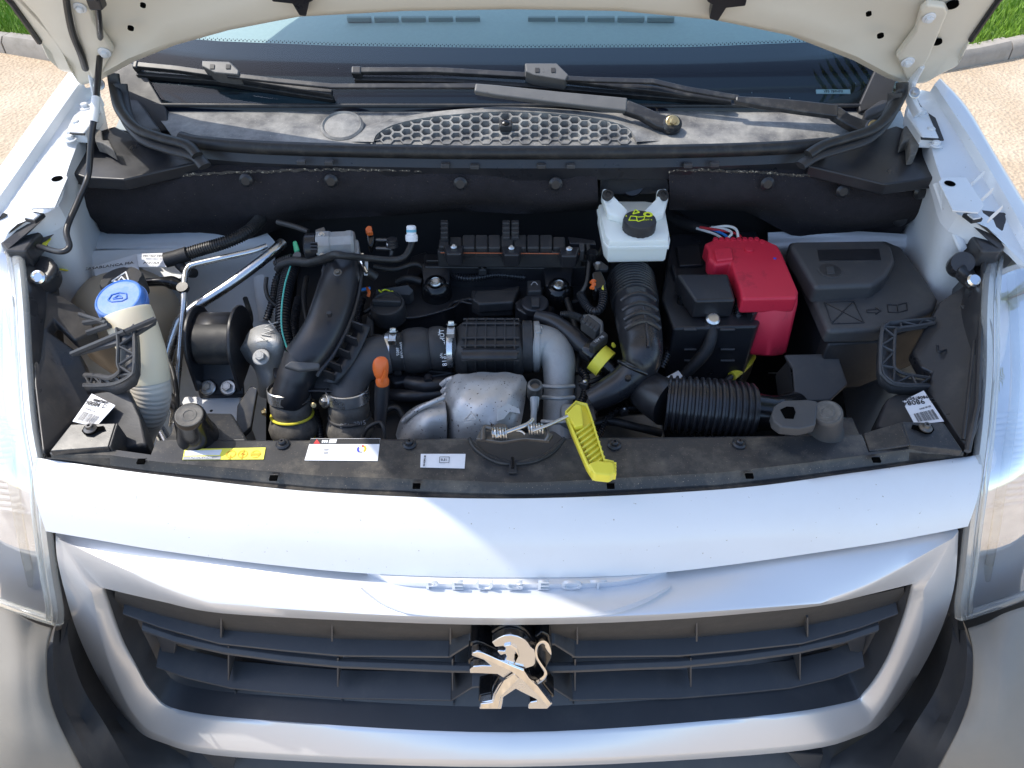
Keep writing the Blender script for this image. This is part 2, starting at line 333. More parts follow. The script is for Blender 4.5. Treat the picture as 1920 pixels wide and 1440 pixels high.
# ================================================================ the van
van = thing('van', 'white van seen from the front with its bonnet raised and engine bay open', 'van', (0, 0.3, 0))
HEXM = {}
def bolt(p, ax, r, parent, m='steel', name='bolt', washer=True):
    p = Vector(p); key = (m, washer)
    if key not in HEXM:
        b = MB()
        if washer: b.lathe((0, 0, 0), (0, 0, 1), [(1.0, 0), (1.0, .12), (.88, .2)], 20)
        b.lathe((0, 0, .0), (0, 0, 1), [(.60, .1), (.60, .62), (.50, .72)], 6)
        b.lathe((0, 0, .0), (0, 0, 1), [(.36, .70), (.30, .76)], 12)
        o = b.build(name, M[m], angle=25); HEXM[key] = o.data; first = o
    else:
        first = bpy.data.objects.new(name, HEXM[key]); COL.objects.link(first)
    first.location = p; first.scale = (r, r, r); first.rotation_euler = Vector(ax).to_track_quat('Z', 'Y').to_euler()
    attach(first, parent); return first
def text(s, p, size, ax_x, ax_y, m, parent, name='lettering', depth=0.0004, align='CENTER'):
    c = bpy.data.curves.new(name, 'FONT'); c.body = s; c.size = size; c.extrude = depth; c.align_x = align; c.align_y = 'CENTER'; c.resolution_u = 2
    to = bpy.data.objects.new(name + '_tmp', c); COL.objects.link(to); bpy.context.view_layer.update()
    me = bpy.data.meshes.new_from_object(to); bpy.data.objects.remove(to)
    X = Vector(ax_x).normalized(); Z = X.cross(Vector(ax_y)).normalized(); Y = Z.cross(X)
    M4 = Matrix((X, Y, Z)).transposed()
    for v in me.vertices: v.co = M4 @ v.co + Vector(p)
    me.materials.clear(); me.materials.append(m)
    o = bpy.data.objects.new(name, me); COL.objects.link(o); attach(o, parent); return o

# ---- slam panel
sb = [(93, 848), (205, 841), (283, 852), (293, 824), (600, 824), (885, 820), (908, 845), (960, 866), (1015, 852), (1055, 820), (1350, 817), (1500, 815), (1616, 813), (1629, 848), (1706, 835), (1807, 846)]
sr = [(95, 852), (205, 853), (283, 864), (300, 866), (600, 892), (885, 902), (908, 903), (960, 905), (1015, 904), (1055, 902), (1350, 886), (1500, 869), (1616, 854), (1629, 852.5), (1706, 842), (1807, 849)]
sf = [(67, 858), (205, 879), (283, 889), (300, 891), (600, 922), (885, 933), (908, 933), (960, 934), (1015, 933), (1055, 932.5), (1350, 917), (1500, 900), (1616, 884), (1629, 882), (1706, 871), (1837, 854)]
def row(px, z): return [PZ(u, v, z) for u, v in px]
rb, rm, rf = row(sb, .900), row(sr, .900), row(sf, .886)
rows = [[p + Vector((0, .004, -.05)) for p in rb], [p + Vector((0, 0, -.002)) for p in rb], [lerp(a, b, .06) for a, b in zip(rb, rm)], [lerp(a, b, .97) for a, b in zip(rb, rm)], rm, [p + Vector((0, -.002, -.004)) for p in rm], [lerp(a, b, .62) - Vector((0, 0, .0035)) for a, b in zip(rm, rf)], [lerp(a, b, .66) - Vector((0, 0, .006)) for a, b in zip(rm, rf)], rf, [p + Vector((0, -.001, -.02)) for p in rf]]
slam = MB().loft(rows).build('slam_panel', M['slam'], van, angle=20)
lab(slam, 'dusty black plastic panel across the front of the engine bay')
for u, v in [(265, 866), (513, 897), (781, 912), (1145, 912), (1405, 893), (1643, 863)]:
    p = PZ(u, v, .8985); k = mpp(p)
    MB().box(p + Vector((0, 0, .0005)), (14 * k, 10 * k, .003)).build('slot', M['void'], slam)
    MB().box(p + Vector((0, 6 * k, .0012)), (16 * k, 2 * k, .003)).build('slot_lip', M['slam'], slam)
for u, v in [(530, 833), (768, 833), (1152, 834), (1386, 832)]:
    p = PZ(u, v, .9015); k = mpp(p)
    b = MB().lathe(p, (0, 0, 1), [(13 * k, 0), (13 * k, .001), (10 * k, .003), (7 * k, .003), (7 * k, .006), (5 * k, .0075), (2.2 * k, .0075), (2 * k, .004)], 20); b.build('screw', M['black'], slam)
# end brackets
e = MB(); e.slab([PZ(133, 795, .915), PZ(217, 793, .915), PZ(203, 838, .908), PZ(93, 846, .908)], (0, 0, -.012)); e.slab([PZ(217, 793, .9148), PZ(203, 838, .9078), PZ(203, 838, .9078) + Vector((.006, 0, -.06)), PZ(217, 793, .9148) + Vector((.006, 0, -.06))], (.003, 0, 0))
eb = e.build('end_bracket', M['slam'], van, bevel=.002)
e = MB(); e.slab([PZ(1691, 790, .915), PZ(1770, 792, .915), PZ(1806, 845, .908), PZ(1706, 834, .908)], (0, 0, -.012)); e.slab([PZ(1691, 790, .9148), PZ(1706, 834, .9078), PZ(1629, 846, .9), PZ(1618, 812, .885)], (.001, 0, -.004))
eb2 = e.build('end_bracket', M['slam'], van, bevel=.002)
for (u, v), prt in (((170, 805), eb), ((1735, 803), eb2)):
    p = PZ(u, v, .9155); k = mpp(p); s = 1 if u < 900 else -1
    sl_ = MB(); sl_.slab([PZ(u + s * x, v + y, .9157) for x, y in [(-17, 3), (-12, 9), (0, 10), (18, 2), (26, 0), (24, -7), (12, -5), (0, -9), (-12, -6)]], (0, 0, -.001)); sl_.build('slot', M['void'], prt)
    MB().lathe(p, (0, 0, 1), [(12 * k, .0005), (12 * k, .002), (7 * k, .004), (6 * k, .008), (3 * k, .008), (2.5 * k, .005)], 18).build('screw', M['steel_dark'], prt)
# stickers on the panel
def sticker(px, z, m, name, parent, lift=.0012):
    return MB().slab([PZ(u, v, z + lift) for u, v in px], (0, 0, -.0006)).build(name, m, parent, smooth=False)
def onp(u, v, z, s, size_px, m, parent, name='lettering', ang=0):
    p = PZ(u, v, z); k = mpp(p); c, n = math.cos(ang), math.sin(ang)
    return text(s, p, size_px * k, (c, n, 0), (-n, c, 0), m, parent, name, .0002)
st = sticker([(346, 842), (498, 839), (494, 861), (342, 862)], .9, M['ylabel'], 'yellow_sticker', slam)
sticker([(348, 845), (416, 843), (412, 853), (346, 854)], .9005, M['paper'], 'white_field', st)
sticker([(344, 856), (414, 855), (413, 861), (343, 861.5)], .9005, M['ink_grey'], 'grey_field', st)
onp(378, 858, .9025, 'CHECK LEVEL', 7, M['ink_white'], st)
for u in (433, 455, 479):
    p = PZ(u, 851, .9022); k = mpp(p)
    b = MB(); n = 18
    b.loft([[p + Vector((math.cos(6.283 * i / n), math.sin(6.283 * i / n), 0)) * r * k for i in range(n)] for r in (7.5, 9.2)], close_u=True)
    if u == 433: b.box(p + Vector((0, -8 * k, 0)), (2 * k, 10 * k, .0003))
    if u == 455: b.box(p, (2.5 * k, 22 * k, .0003)); b.box(p, (8 * k, 2.5 * k, .0003))
    if u == 479: b.box(p, (14 * k, 5 * k, .0003))
    b.build('symbol', M['ink_orange'], st)
st = sticker([(583, 822), (713, 822), (708, 864), (571, 863)], .9, M['paper'], 'warning_sticker', slam)
sticker([(583, 822.5), (712.5, 822.5), (711.5, 832), (580, 832)], .9006, M['ink'], 'header', st)
p = [(588, 831.5), (594, 823.5), (600, 831.5)]; sticker(p, .9012, M['ink_red'], 'triangle', st)
sticker([(618, 824), (632, 823.5), (630, 830), (616, 830.5)], .9012, M['ink_white'], 'book', st)
for i in range(3): sticker([(604 + i * 4, 825), (607 + i * 4, 825), (606 + i * 4, 830), (603 + i * 4, 830)], .9012, M['ink_white'], 'mark', st)
for k_, (m_, a0, a1) in enumerate((('ink_orange', -.9, 1.1), ('ink_red', 1.1, 1.7), ('ink_blue', 2.5, 4.2), ('ink_grey', 4.2, 5.0))):
    c = PZ(678, 842, .9016); k = mpp(c); n = 8
    MB().loft([[c + Vector((math.cos(a0 + (a1 - a0) * i / n), math.sin(a0 + (a1 - a0) * i / n) * 1.1, 0)) * r * k for i in range(n + 1)] for r in (5, 9)]).build('flow_arrow', M[m_], st)
for i in range(2): sticker([(608 - i, 841 + i * 6), (616 - i, 841 + i * 6), (615 - i, 844 + i * 6), (607 - i, 844 + i * 6)], .9008, M['ink_grey'], 'mark', st)
st = sticker([(789, 851), (873, 851), (871, 878), (788, 876)], .9, M['paper'], 'value_sticker', slam)
p = PZ(833, 862, .9022); k = mpp(p); b = MB()
for dx, dy, wx, wy in ((0, 7, 18, .8), (0, -7, 18, .8), (9, 0, .8, 14), (-9, 0, .8, 14)): b.box(p + Vector((dx * k, dy * k, 0)), (wx * k, wy * k, .0002))
b.build('frame_line', M['ink'], st)
onp(833, 862, .9024, '0.51', 7.5, M['ink'], st)
text('98142893 80', PZ(796, 864, .9024), 5 * k, (0, 1, 0), (-1, 0, 0), M['ink'], st, depth=.0002)

# ---- white front panel between the bay and the grille
N = 60
top = resample(catmull([PZ(u, v, .888) for u, v in [(65, 858), (180, 875), (300, 891), (600, 923), (960, 935), (1350, 918), (1600, 887), (1740, 867), (1838, 853)]], 8), N)
bot = resample(catmull([PS(u, v, -.125) for u, v in [(86, 996), (180, 1012), (300, 1032), (500, 1058), (700, 1076), (960, 1083), (1240, 1074), (1600, 1026), (1740, 1002), (1815, 987)]], 8), N)
rows = [[p + Vector((0, .006, -.012)) for p in top], [p + Vector((0, .002, -.002)) for p in top]]
for i in range(13):
    s = i / 12; rows.append([lerp(a, b, s) + Vector((0, -.55, .83)) * .012 * math.sin(math.pi * s ** .85) for a, b in zip(top, bot)])
rows += [[p + Vector((0, .003, -.003)) for p in bot], [p + Vector((0, .025, -.004)) for p in bot]]
fp = MB().loft(rows).build('front_panel', M['white'], van, angle=60)
lab(fp, 'smooth white painted panel above the grille')

# ---- silver grille surround
ring_px = [((104, 1002), (112, 1012), (193, 1105)), ((250, 1030), (300, 1098), (300, 1130)), ((420, 1056), (392, 1131), (420, 1152)), ((700, 1086), (700, 1151), (700, 1167)), ((960, 1093), (960, 1158), (960, 1173)),
    ((1240, 1084), (1240, 1151), (1240, 1164)), ((1500, 1053), (1540, 1131), (1500, 1141)), ((1650, 1027), (1640, 1092), (1600, 1124)), ((1797, 996), (1786, 1010), (1712, 1097)), ((1788, 1105), (1733, 1106), (1709, 1112)), ((1756, 1200), (1724, 1185), (1693, 1169)),
    ((1707, 1289), (1690, 1262), (1662, 1244)), ((1662, 1347), (1649, 1333), (1622, 1302)), ((1613, 1379), (1605, 1372), (1585, 1323)), ((1467, 1411), (1467, 1401), (1400, 1350)), ((960, 1438), (960, 1426), (960, 1378)),
    ((444, 1420), (444, 1409), (520, 1357)), ((300, 1391), (302, 1380), (335, 1336)), ((249, 1360), (252, 1342), (284, 1302)), ((200, 1298), (215, 1270), (255, 1255)), ((147, 1191), (191, 1195), (226, 1200)), ((111, 1067), (171, 1112), (196, 1116))]
yo = [-.115, -.120, -.1235, -.1235, -.1235, -.1235, -.1235, -.120, -.115, -.132, -.136, -.146, -.162, -.176, -.188, -.192, -.188, -.176, -.162, -.146, -.136, -.132]
yc = [-.124, -.158, -.172, -.176, -.178, -.176, -.172, -.158, -.124, -.146, -.150, -.158, -.174, -.184, -.192, -.196, -.192, -.184, -.174, -.158, -.150, -.146]
yi = [-.140, -.152, -.160, -.166, -.166, -.166, -.160, -.152, -.140, -.134, -.136, -.142, -.150, -.158, -.163, -.166, -.163, -.158, -.150, -.142, -.136, -.134]
O = [PS(r[0][0], r[0][1], y) for r, y in zip(ring_px, yo)]; C_ = [PS(r[1][0], r[1][1], y) for r, y in zip(ring_px, yc)]; I_ = [PS(r[2][0], r[2][1], y) for r, y in zip(ring_px, yi)]
def ringsub(P, corners, n=6):
    m = len(P); out = []; st_ = 0
    segs = []; c = sorted(corners)
    for a, b in zip(c, c[1:] + [c[0] + m]):
        out += catmull([P[i % m] for i in range(a, b + 1)], n)[:-1]
    return out
O2 = ringsub(O, [0, 8]); C2 = ringsub(C_, [0, 2, 6, 8, 9, 21]); I2 = ringsub(I_, [0, 8])
rows = [[p + Vector((0, .05, -.004)) for p in O2], [lerp(o, c, -.02) + Vector((0, .006, 0)) for o, c in zip(O2, C2)], O2, [lerp(o, c, .33) for o, c in zip(O2, C2)], [lerp(o, c, .94) for o, c in zip(O2, C2)], [lerp(c, i, .05) for c, i in zip(C2, I2)], [lerp(c, i, .9) for c, i in zip(C2, I2)], [p + Vector((0, .002, 0)) for p in I2], [p + Vector((0, .008, 0)) for p in I2]]
sur = MB().loft(rows, close_u=True).build('grille_surround', M['silver'], van, angle=50)
lab(sur, 'satin silver frame around the grille opening')
# name plaque and lettering in the top band
pl_px = [(690, 1082), (735, 1101), (800, 1107), (960, 1110), (1120, 1107), (1190, 1100), (1248, 1080)]
lower = resample(catmull([PS(u, v, y) for (u, v), y in zip(pl_px, (-.117, -.129, -.1335, -.1335, -.1335, -.129, -.117))], 6), 36)
def bot_z(x):
    for a, b in zip(bot, bot[1:]):
        if a.x <= x <= b.x: return lerp(a.z, b.z, (x - a.x) / (b.x - a.x))
    return bot[0].z
upper = [Vector((p.x, p.y + .0005, max(p.z + .0003, bot_z(p.x) - .0025))) for p in lower]
rows = [[p + Vector((0, .02, .001)) for p in upper], upper, lower, [p + Vector((0, .0015, -.0012)) for p in lower], [p + Vector((0, .010, -.0015)) for p in lower]]
rec = MB().loft(rows).build('name_plaque', M['silver'], sur, angle=40)
for ch, u in zip('PEUGEOT', (809, 857, 908, 964, 1018, 1072, 1121)):
    a, b_ = PS(u, 1089, -.134), PS(u, 1105, -.134); p = (a + b_) / 2
    o = text(ch, p + Vector((0, -.0004, 0)), (a - b_).length * 1.30, (1, .34 * p.x, 0), (0, 0, 1), M['silver'], rec, 'letter', .0018)
    for vtx in o.data.vertices: vtx.co.x = p.x + (vtx.co.x - p.x) * 1.35
sc_top = resample(catmull([PS(u, v, y) for y, (u, v) in zip((-.1235, -.134, -.137, -.137, -.137, -.134, -.1235), [(668, 1092), (722, 1112), (800, 1117), (960, 1119), (1120, 1117), (1198, 1111), (1262, 1090)])], 6), 30)
sc_bot = resample(catmull([PS(u, v, y) for y, (u, v) in zip((-.1425, -.166, -.1775, -.1795, -.1775, -.166, -.1425), [(676, 1104), (722, 1136), (790, 1154), (960, 1159), (1130, 1154), (1205, 1133), (1258, 1102)])], 6), 30)
rows = [[p + Vector((0, .006, -.003)) for p in sc_top], sc_top, [lerp(a, b, .5) + Vector((0, .001, -.001)) for a, b in zip(sc_top, sc_bot)], sc_bot, [p + Vector((0, .006, -.006)) for p in sc_bot]]
MB().loft(rows).build('scallop', M['silver'], sur, angle=60)

# ---- grille
gr = bpy.data.objects.new('grille', None); COL.objects.link(gr); gr.location = (0, -.1, .6); attach(gr, van); gr.empty_display_size = .05
lab(gr, 'dark horizontal slat grille behind the lion emblem')
inner_ring = [p + Vector((0, .03, 0)) for p in I2]
# sloping dark border all around, deeper inside
mid = Vector((0, 0, 0))
for p in inner_ring: mid += p
mid /= len(inner_ring)
def shrink(p, fx, fz, dy): return Vector((mid.x + (p.x - mid.x) * fx, p.y + dy, mid.z + (p.z - mid.z) * fz))
r0 = [p + Vector((0, -.0265, 0)) for p in inner_ring]; r0 = [Vector((mid.x + (p.x - mid.x) * .997, p.y, mid.z + (p.z - mid.z) * .99)) for p in r0]
r1 = [shrink(p, .985, .96, .012) for p in inner_ring]; r2 = [shrink(p, .90, .72, .055) for p in inner_ring]; r3 = [shrink(p, .89, .66, .09) for p in inner_ring]
MB().loft([r0, r1, r2, r3], close_u=True).build('grille_frame', M['grille'], gr, angle=30)
b = MB(); b.slab([p + Vector((0, .10, 0)) for p in r3[::2]], (0, .01, 0)); b.build('back_plate', M['soil'], gr)
def slat(front, depth, th, drop, name='slat', y0=-.128):
    pts = [PS(u, v, y0) for u, v in front]
    rows = []
    sec = [(0, 0), (0, -th), (depth, -th * .7 + drop), (depth, drop + .004), (depth * .5, drop * .5 + .004)]
    for p in pts: rows.append([p + Vector((0, dy, dz)) for dy, dz in sec])
    return MB().loft(rows, close_u=True, cap=True).build(name, M['grille'], gr, bevel=.0012, angle=30)
def mir(pts): return [(1914 - u, v) for u, v in pts]
s1 = [(229, 1150), (300, 1176), (410, 1206), (520, 1218), (640, 1229), (842, 1231)]
s2 = [(265, 1181), (330, 1204), (420, 1224), (530, 1239), (640, 1250), (848, 1258), (905, 1259)]
s3 = [(292, 1250), (350, 1271), (432, 1290), (520, 1299), (640, 1309), (846, 1313)]
for S, dep, th, dr in ((s1, .046, .005, .009), (s2, .012, .007, .001), (s3, .042, .005, .009)):
    slat(S, dep, th, dr); slat(mir(S), dep, th, dr)
# the arms of the slats that rise to the emblem
for pts in ([(842, 1231), (880, 1207), (930, 1203)], [(846, 1313), (885, 1288), (935, 1284)]):
    slat(pts, .036, .006, .010, 'slat_arm', -.1285); slat([(1914 - u + 6, v) for u, v in pts], .036, .006, .010, 'slat_arm', -.1285)
for u, v0, v1 in [(413, 1158, 1196), (427, 1212, 1276), (440, 1296, 1318), (621, 1168, 1203), (632, 1234, 1288), (640, 1312, 1332), (843, 1174, 1208), (847, 1236, 1295), (850, 1318, 1341)]:
    for uu in (u, 1926 - u - (0 if u < 800 else 2)):
        a, b_ = PS(uu, v0, -.122), PS(uu, v1, -.122)
        MB().slab([a, b_, b_ + Vector((0, .05, .0)), a + Vector((0, .05, 0))], (.0022, 0, 0)).build('grille_rib', M['grille'], gr)
for u0 in (311, 1603):   # side blocks between the slats
    a = PS(u0, 1188, -.105); 
    MB().slab([PS(u0 - 20, 1187, -.105), PS(u0 + 22, 1187, -.105), PS(u0 + 16, 1226, -.105), PS(u0 - 8, 1222, -.105)], (0, .04, 0)).build('grille_block', M['grille'], gr, bevel=.002)

uw = [(215, 1122), (300, 1140), (420, 1163), (640, 1176), (960, 1182), (1270, 1173), (1500, 1152), (1620, 1132), (1695, 1115)]
ut = resample(catmull([PS(u, v - 14, -.128) for u, v in uw], 6), 40); ub = resample(catmull([PS(u, v + 26, -.104) for u, v in uw], 6), 40)
MB().loft([ut, [lerp(a, b, .5) for a, b in zip(ut, ub)], ub, [p + Vector((0, .02, 0)) for p in ub]]).build('upper_wall', M['grille_grey'], gr, angle=60)
# ---- lion emblem
def eg(x, y): return (820 + x / 5.54, 1140 + y / 5.54)
lion = [(565, 362), (640, 315), (700, 290), (765, 284), (840, 300), (905, 335), (940, 365), (970, 410), (1008, 436), (1022, 500), (1020, 580), (1000, 605), (892, 640), (960, 730), (1050, 812), (1197, 1000), (1145, 1050), (943, 1050), (945, 1010), (965, 985), (1035, 972), (1025, 950), (880, 880), (815, 845), (690, 928), (682, 985), (668, 1052), (435, 1052), (447, 990), (566, 965), (580, 900), (640, 800), (705, 742),
        (622, 690), (410, 680), (335, 680), (335, 645), (375, 612), (470, 603), (556, 606), (478, 540), (352, 497), (362, 465), (420, 449), (480, 465), (690, 565), (690, 548), (716, 505), (703, 482), (655, 495), (620, 458), (640, 446), (703, 452), (708, 420), (680, 400), (600, 408)]
YE = -.172
pts = [PY(*eg(x, y), YE) for x, y in lion]
em = MB().slab(pts, (0, .012, 0)).build('lion_emblem', M['emblem'], van, bevel=.0022, seg=3)
lab(em, 'chrome rampant lion emblem at the centre of the grille')
tl = [(1035, 775), (1090, 740), (1122, 700), (1118, 655), (1075, 590), (1035, 520), (1026, 450), (1045, 385), (1088, 355), (1130, 372), (1155, 430), (1186, 490)]
tw = [22, 20, 17, 15, 13, 12, 12, 13, 15, 20, 22, 4]
tp = catmull([Vector((x, y, 0)) for x, y in tl], 4); tr = cat1(tw, 4)
Lft, Rgt = [], []
for i, p in enumerate(tp):
    d = (tp[min(i + 1, len(tp) - 1)] - tp[max(i - 1, 0)]).normalized(); n_ = Vector((-d.y, d.x, 0)) * tr[i]
    Lft.append(p + n_); Rgt.append(p - n_)
o3 = lambda L, y: [PY(*eg(p.x, p.y), y) for p in L]
MB().loft([o3(Lft, YE + .010), o3(Lft, YE + .0004), o3(tp, YE - .0003), o3(Rgt, YE + .0004), o3(Rgt, YE + .010)]).build('tail', M['chrome'], em, angle=60)
# raised facets over the body: foreleg and hind leg ridges
def facet(poly, dy, name, tilt=0):
    my = sum(y for x, y in poly) / len(poly); pp = [PY(*eg(x, y), YE + dy - tilt * (y - my) / 1000) for x, y in poly]; MB().slab(pp, (0, .004, 0)).build(name, M['chrome'], em, bevel=.0014, seg=2)
facet([(362, 470), (420, 455), (480, 472), (790, 612), (900, 655), (955, 735), (1045, 820), (1185, 1000), (1150, 1035), (1060, 935), (900, 770), (760, 660), (480, 530)], -.0060, 'foreleg', .022)
facet([(450, 1000), (575, 985), (600, 905), (690, 760), (800, 690), (850, 740), (760, 830), (660, 925), (640, 1040), (450, 1042)], -.0030, 'hind_leg', -.012)
facet([(690, 400), (760, 385), (830, 430), (850, 500), (800, 600), (790, 590), (835, 500), (800, 440), (760, 405)], -.0036, 'mane_line', .012)
bl = []
cx = sum(p.x for p in pts) / len(pts); cz = sum(p.z for p in pts) / len(pts)
bl = [Vector((cx + (p.x - cx) * 1.05, p.y + .0122, cz + (p.z - cz) * 1.03 + .002)) for p in pts]
MB().slab(bl, (0, .03, 0)).build('backing', M['black_gloss'], em, bevel=.003)
bt = [Vector((p.x, p.y, p.z)) for p in o3([Vector((1005, 300, 0)), Vector((1080, 250, 0)), Vector((1165, 290, 0)), Vector((1190, 400, 0)), Vector((1190, 520, 0)), Vector((1130, 640, 0)), Vector((1140, 780, 0)), Vector((1000, 800, 0)), Vector((900, 650, 0)), Vector((1000, 500, 0))], YE + .0135)]
MB().slab(bt, (0, .028, 0)).build('tail_backing', M['black_gloss'], em, bevel=.003)
p = PY(1006, 1362, -.150); 
MB().lathe(p + Vector((0, .012, -.004)), (0, -.8, .6), [(.011, 0), (.011, .010), (.009, .013), (.004, .013)], 16).build('camera_button', M['black_gloss'], gr)

# ---- lower bumper
N = 40
us = [(-160 + i * (2240 / (N - 1))) for i in range(N)]
rows = []
for v, y in ((1120, .03), (1200, .01), (1300, -.03), (1400, -.10), (1460, -.15), (1560, -.20), (1700, -.22)):
    rows.append([PY(u, v, y + .05 * ((u - 955) / 900) ** 2) for u in us])
lower_b = MB().loft(rows).build('bumper', M['grille'], van, angle=60)
for sgn in (1, -1):
    def m2(u): return u if sgn > 0 else 1912 - u
    # corner skin: grained grey, bulging forward
    cols = [[(-260, 1040), (-150, 1100), (0, 1140), (60, 1168), (96, 1180)], [(-270, 1150), (-150, 1190), (0, 1215), (55, 1225), (86, 1232)], [(-280, 1300), (-150, 1310), (0, 1312), (60, 1318), (96, 1322)], [(-280, 1440), (-150, 1440), (0, 1440), (90, 1440), (152, 1440)], [(-280, 1600), (-150, 1600), (0, 1600), (130, 1600), (235, 1600)]]
    yy = [[.02, -.05, -.095, -.10, -.10], [-.03, -.10, -.145, -.15, -.148], [-.08, -.15, -.20, -.205, -.20], [-.12, -.20, -.248, -.252, -.248], [-.14, -.22, -.27, -.27, -.265]]
    rows = [catmull([PY(m2(u), v, y) for (u, v), y in zip(c, yr)], 5) for c, yr in zip(cols, yy)]
    rows = [list(r) for r in zip(*[catmull(list(c), 5) for c in zip(*rows)])]
    rows = [list(r) for r in zip(*rows)]
    sk = MB().loft(rows).build('bumper_corner', M['bumper'], van, angle=60, solid=.004, off=0)
    # dark inset band beside the grille frame
    for k_, (A, B, dy) in enumerate((([(98, 1182), (88, 1234), (98, 1324), (154, 1442), (240, 1602)], [(122, 1176), (112, 1225), (140, 1320), (200, 1420), (300, 1590)], -.10), ([(122, 1130), (114, 1225), (142, 1322), (202, 1422), (302, 1590)], [(150, 1185), (165, 1250), (200, 1320), (260, 1395), (420, 1500)], -.085))):
        ya, yb = (([-.10, -.148, -.20, -.248, -.265], [-.055, -.10, -.14, -.19, -.21]), ([-.05, -.095, -.135, -.185, -.205], [-.015, -.03, -.06, -.11, -.16]))[k_]
        ra = catmull([PY(m2(u), v, y + .012) for (u, v), y in zip(A, ya)], 6); rb_ = catmull([PY(m2(u), v, y + .012) for (u, v), y in zip(B, yb)], 6)
        MB().loft([[p + Vector((0, .02, 0)) for p in ra], ra, [lerp(a, b_, .5) + Vector((0, -.004, .002)) for a, b_ in zip(ra, rb_)], rb_, [p + Vector((0, .03, 0)) for p in rb_]]).build('bumper_trim', M['grille'], van, angle=50)
# slot seen under the silver frame
for a, b_ in ((375, 445), (1475, 1545)):
    MB().slab([PS(a, 1412, -.175), PS(b_, 1416, -.175), PS(b_ - 8, 1445, -.175), PS(a + 25, 1440, -.175)], (0, .03, 0)).build('lower_grille_block', M['grille'], van, bevel=.004)
# ================================================================ windscreen, cowl, wipers, bonnet, wings, lamps
WS0 = Vector((0, .62, 1.078)); WA = R(33); WN = Vector((0, -math.sin(WA), math.cos(WA)))
def G(u, v, off=0.0):
    d = ray(u, v); o = WS0 + WN * off; return CAM + d * ((o - CAM).dot(WN) / d.dot(WN))
up_ws = Vector((0, math.cos(WA), math.sin(WA)))
base = [G(u, v) for u, v in [(215, 192), (310, 199), (500, 199), (800, 199), (960, 199), (1100, 199), (1400, 199), (1605, 199), (1690, 192)]]
bases = resample(base, 30)
gl = MB().loft([bases] + [[p + up_ws * s + Vector((-p.x * .10 * s, 0, 0)) for p in bases] for s in (.1, .25, .45, .8)]).build('windscreen', M['windscreen'], van, angle=60)
lab(gl, 'green tinted windscreen with black printed lower band')
fr_top = [(215, 50), (380, 76), (640, 86), (960, 90), (1300, 88), (1540, 78), (1690, 60)]
ft = resample([G(u, v, -.004) for u, v in fr_top], 30); fb = resample([p - WN * .004 - up_ws * .012 for p in base], 30)
fb = [Vector((q.x, p.y, p.z)) if False else p for p, q in zip(fb, ft)]
frit = MB().loft([fb, [lerp(a, b, .5) for a, b in zip(fb, ft)], ft]).build('frit_band', M['frit'], gl, solid=.002)
dots = MB()
for r_ in range(2):
    for i in range(170):
        u = 330 + i * 7.4 + (3.7 if r_ % 2 else 0); c0 = [PZ(0, 0, 0)]
        s_ = (u - 215) / 1475; j = min(int(s_ * 6), 5)
        for (ua, va), (ub, vb) in zip(fr_top, fr_top[1:]):
            if ua <= u <= ub: vv = va + (vb - va) * (u - ua) / (ub - ua)
        c = G(u, vv - 2.4 - r_ * 2.6, -.004); k = mpp(c); rr = (1.7 - r_ * .5) * k; ex = Vector((1, 0, 0))
        dots.add([c + ex * rr, c + up_ws * rr * 1.3, c - ex * rr, c - up_ws * rr * 1.3], [(0, 1, 2, 3)])
do = dots.build('frit_dots', M['frit'], gl, smooth=False); do['kind'] = 'stuff'
# seal lip at the foot of the glass
MB().tube([G(u, v + 1, .003) for u, v in [(290, 196), (500, 197), (960, 197), (1400, 197), (1612, 197)]], .0035, 8).build('glass_seal', M['rubber'], gl)
p = G(1562, 172, -.0015); k = mpp(p)
vp = MB().box(p, (64 * k, 9 * k, .001), Matrix.Rotation(WA, 3, 'X')).build('number_plate_strip', M['paper'], gl)
text('VF3 7B9HF0', p + WN * .0009, 7 * k, (1, 0, 0), up_ws, M['ink'], gl, depth=.0002)
# dashboard beyond the glass
db = []
for y, z in ((.63, 1.02), (.80, 1.055), (1.0, 1.075), (1.25, 1.09), (1.34, 1.07), (1.36, .95)):
    db.append([Vector((x * .95, y - .02 * x * x, z - .03 * x * x)) for x in [-.75 + i * .1 for i in range(16)]])
dash = MB().loft(db).build('dashboard', M['dash'], van, angle=60)
for u0, u1 in ((650, 905), (990, 1270)):
    n = 5
    for i in range(n):
        a = u0 + (u1 - u0) * i / n; b_ = u0 + (u1 - u0) * (i + 1) / n - 5
        z = 1.083
        MB().slab([PZ(a, 29, z), PZ(b_, 29, z), PZ(b_, 33, z), PZ(a, 33, z)], (0, 0, -.01)).build('defroster_slot', M['dash_slot'], dash, bevel=.002)
# pillar trims beside the glass
for q in ([(205, 110), (262, 120), (312, 205), (318, 246), (290, 246), (225, 190)], [(1650, 110), (1690, 120), (1668, 195), (1612, 210), (1610, 198)]):
    MB().slab([G(u, v, .006) for u, v in q], WN * -.02).build('pillar_trim', M['black_soft'], van, bevel=.003)

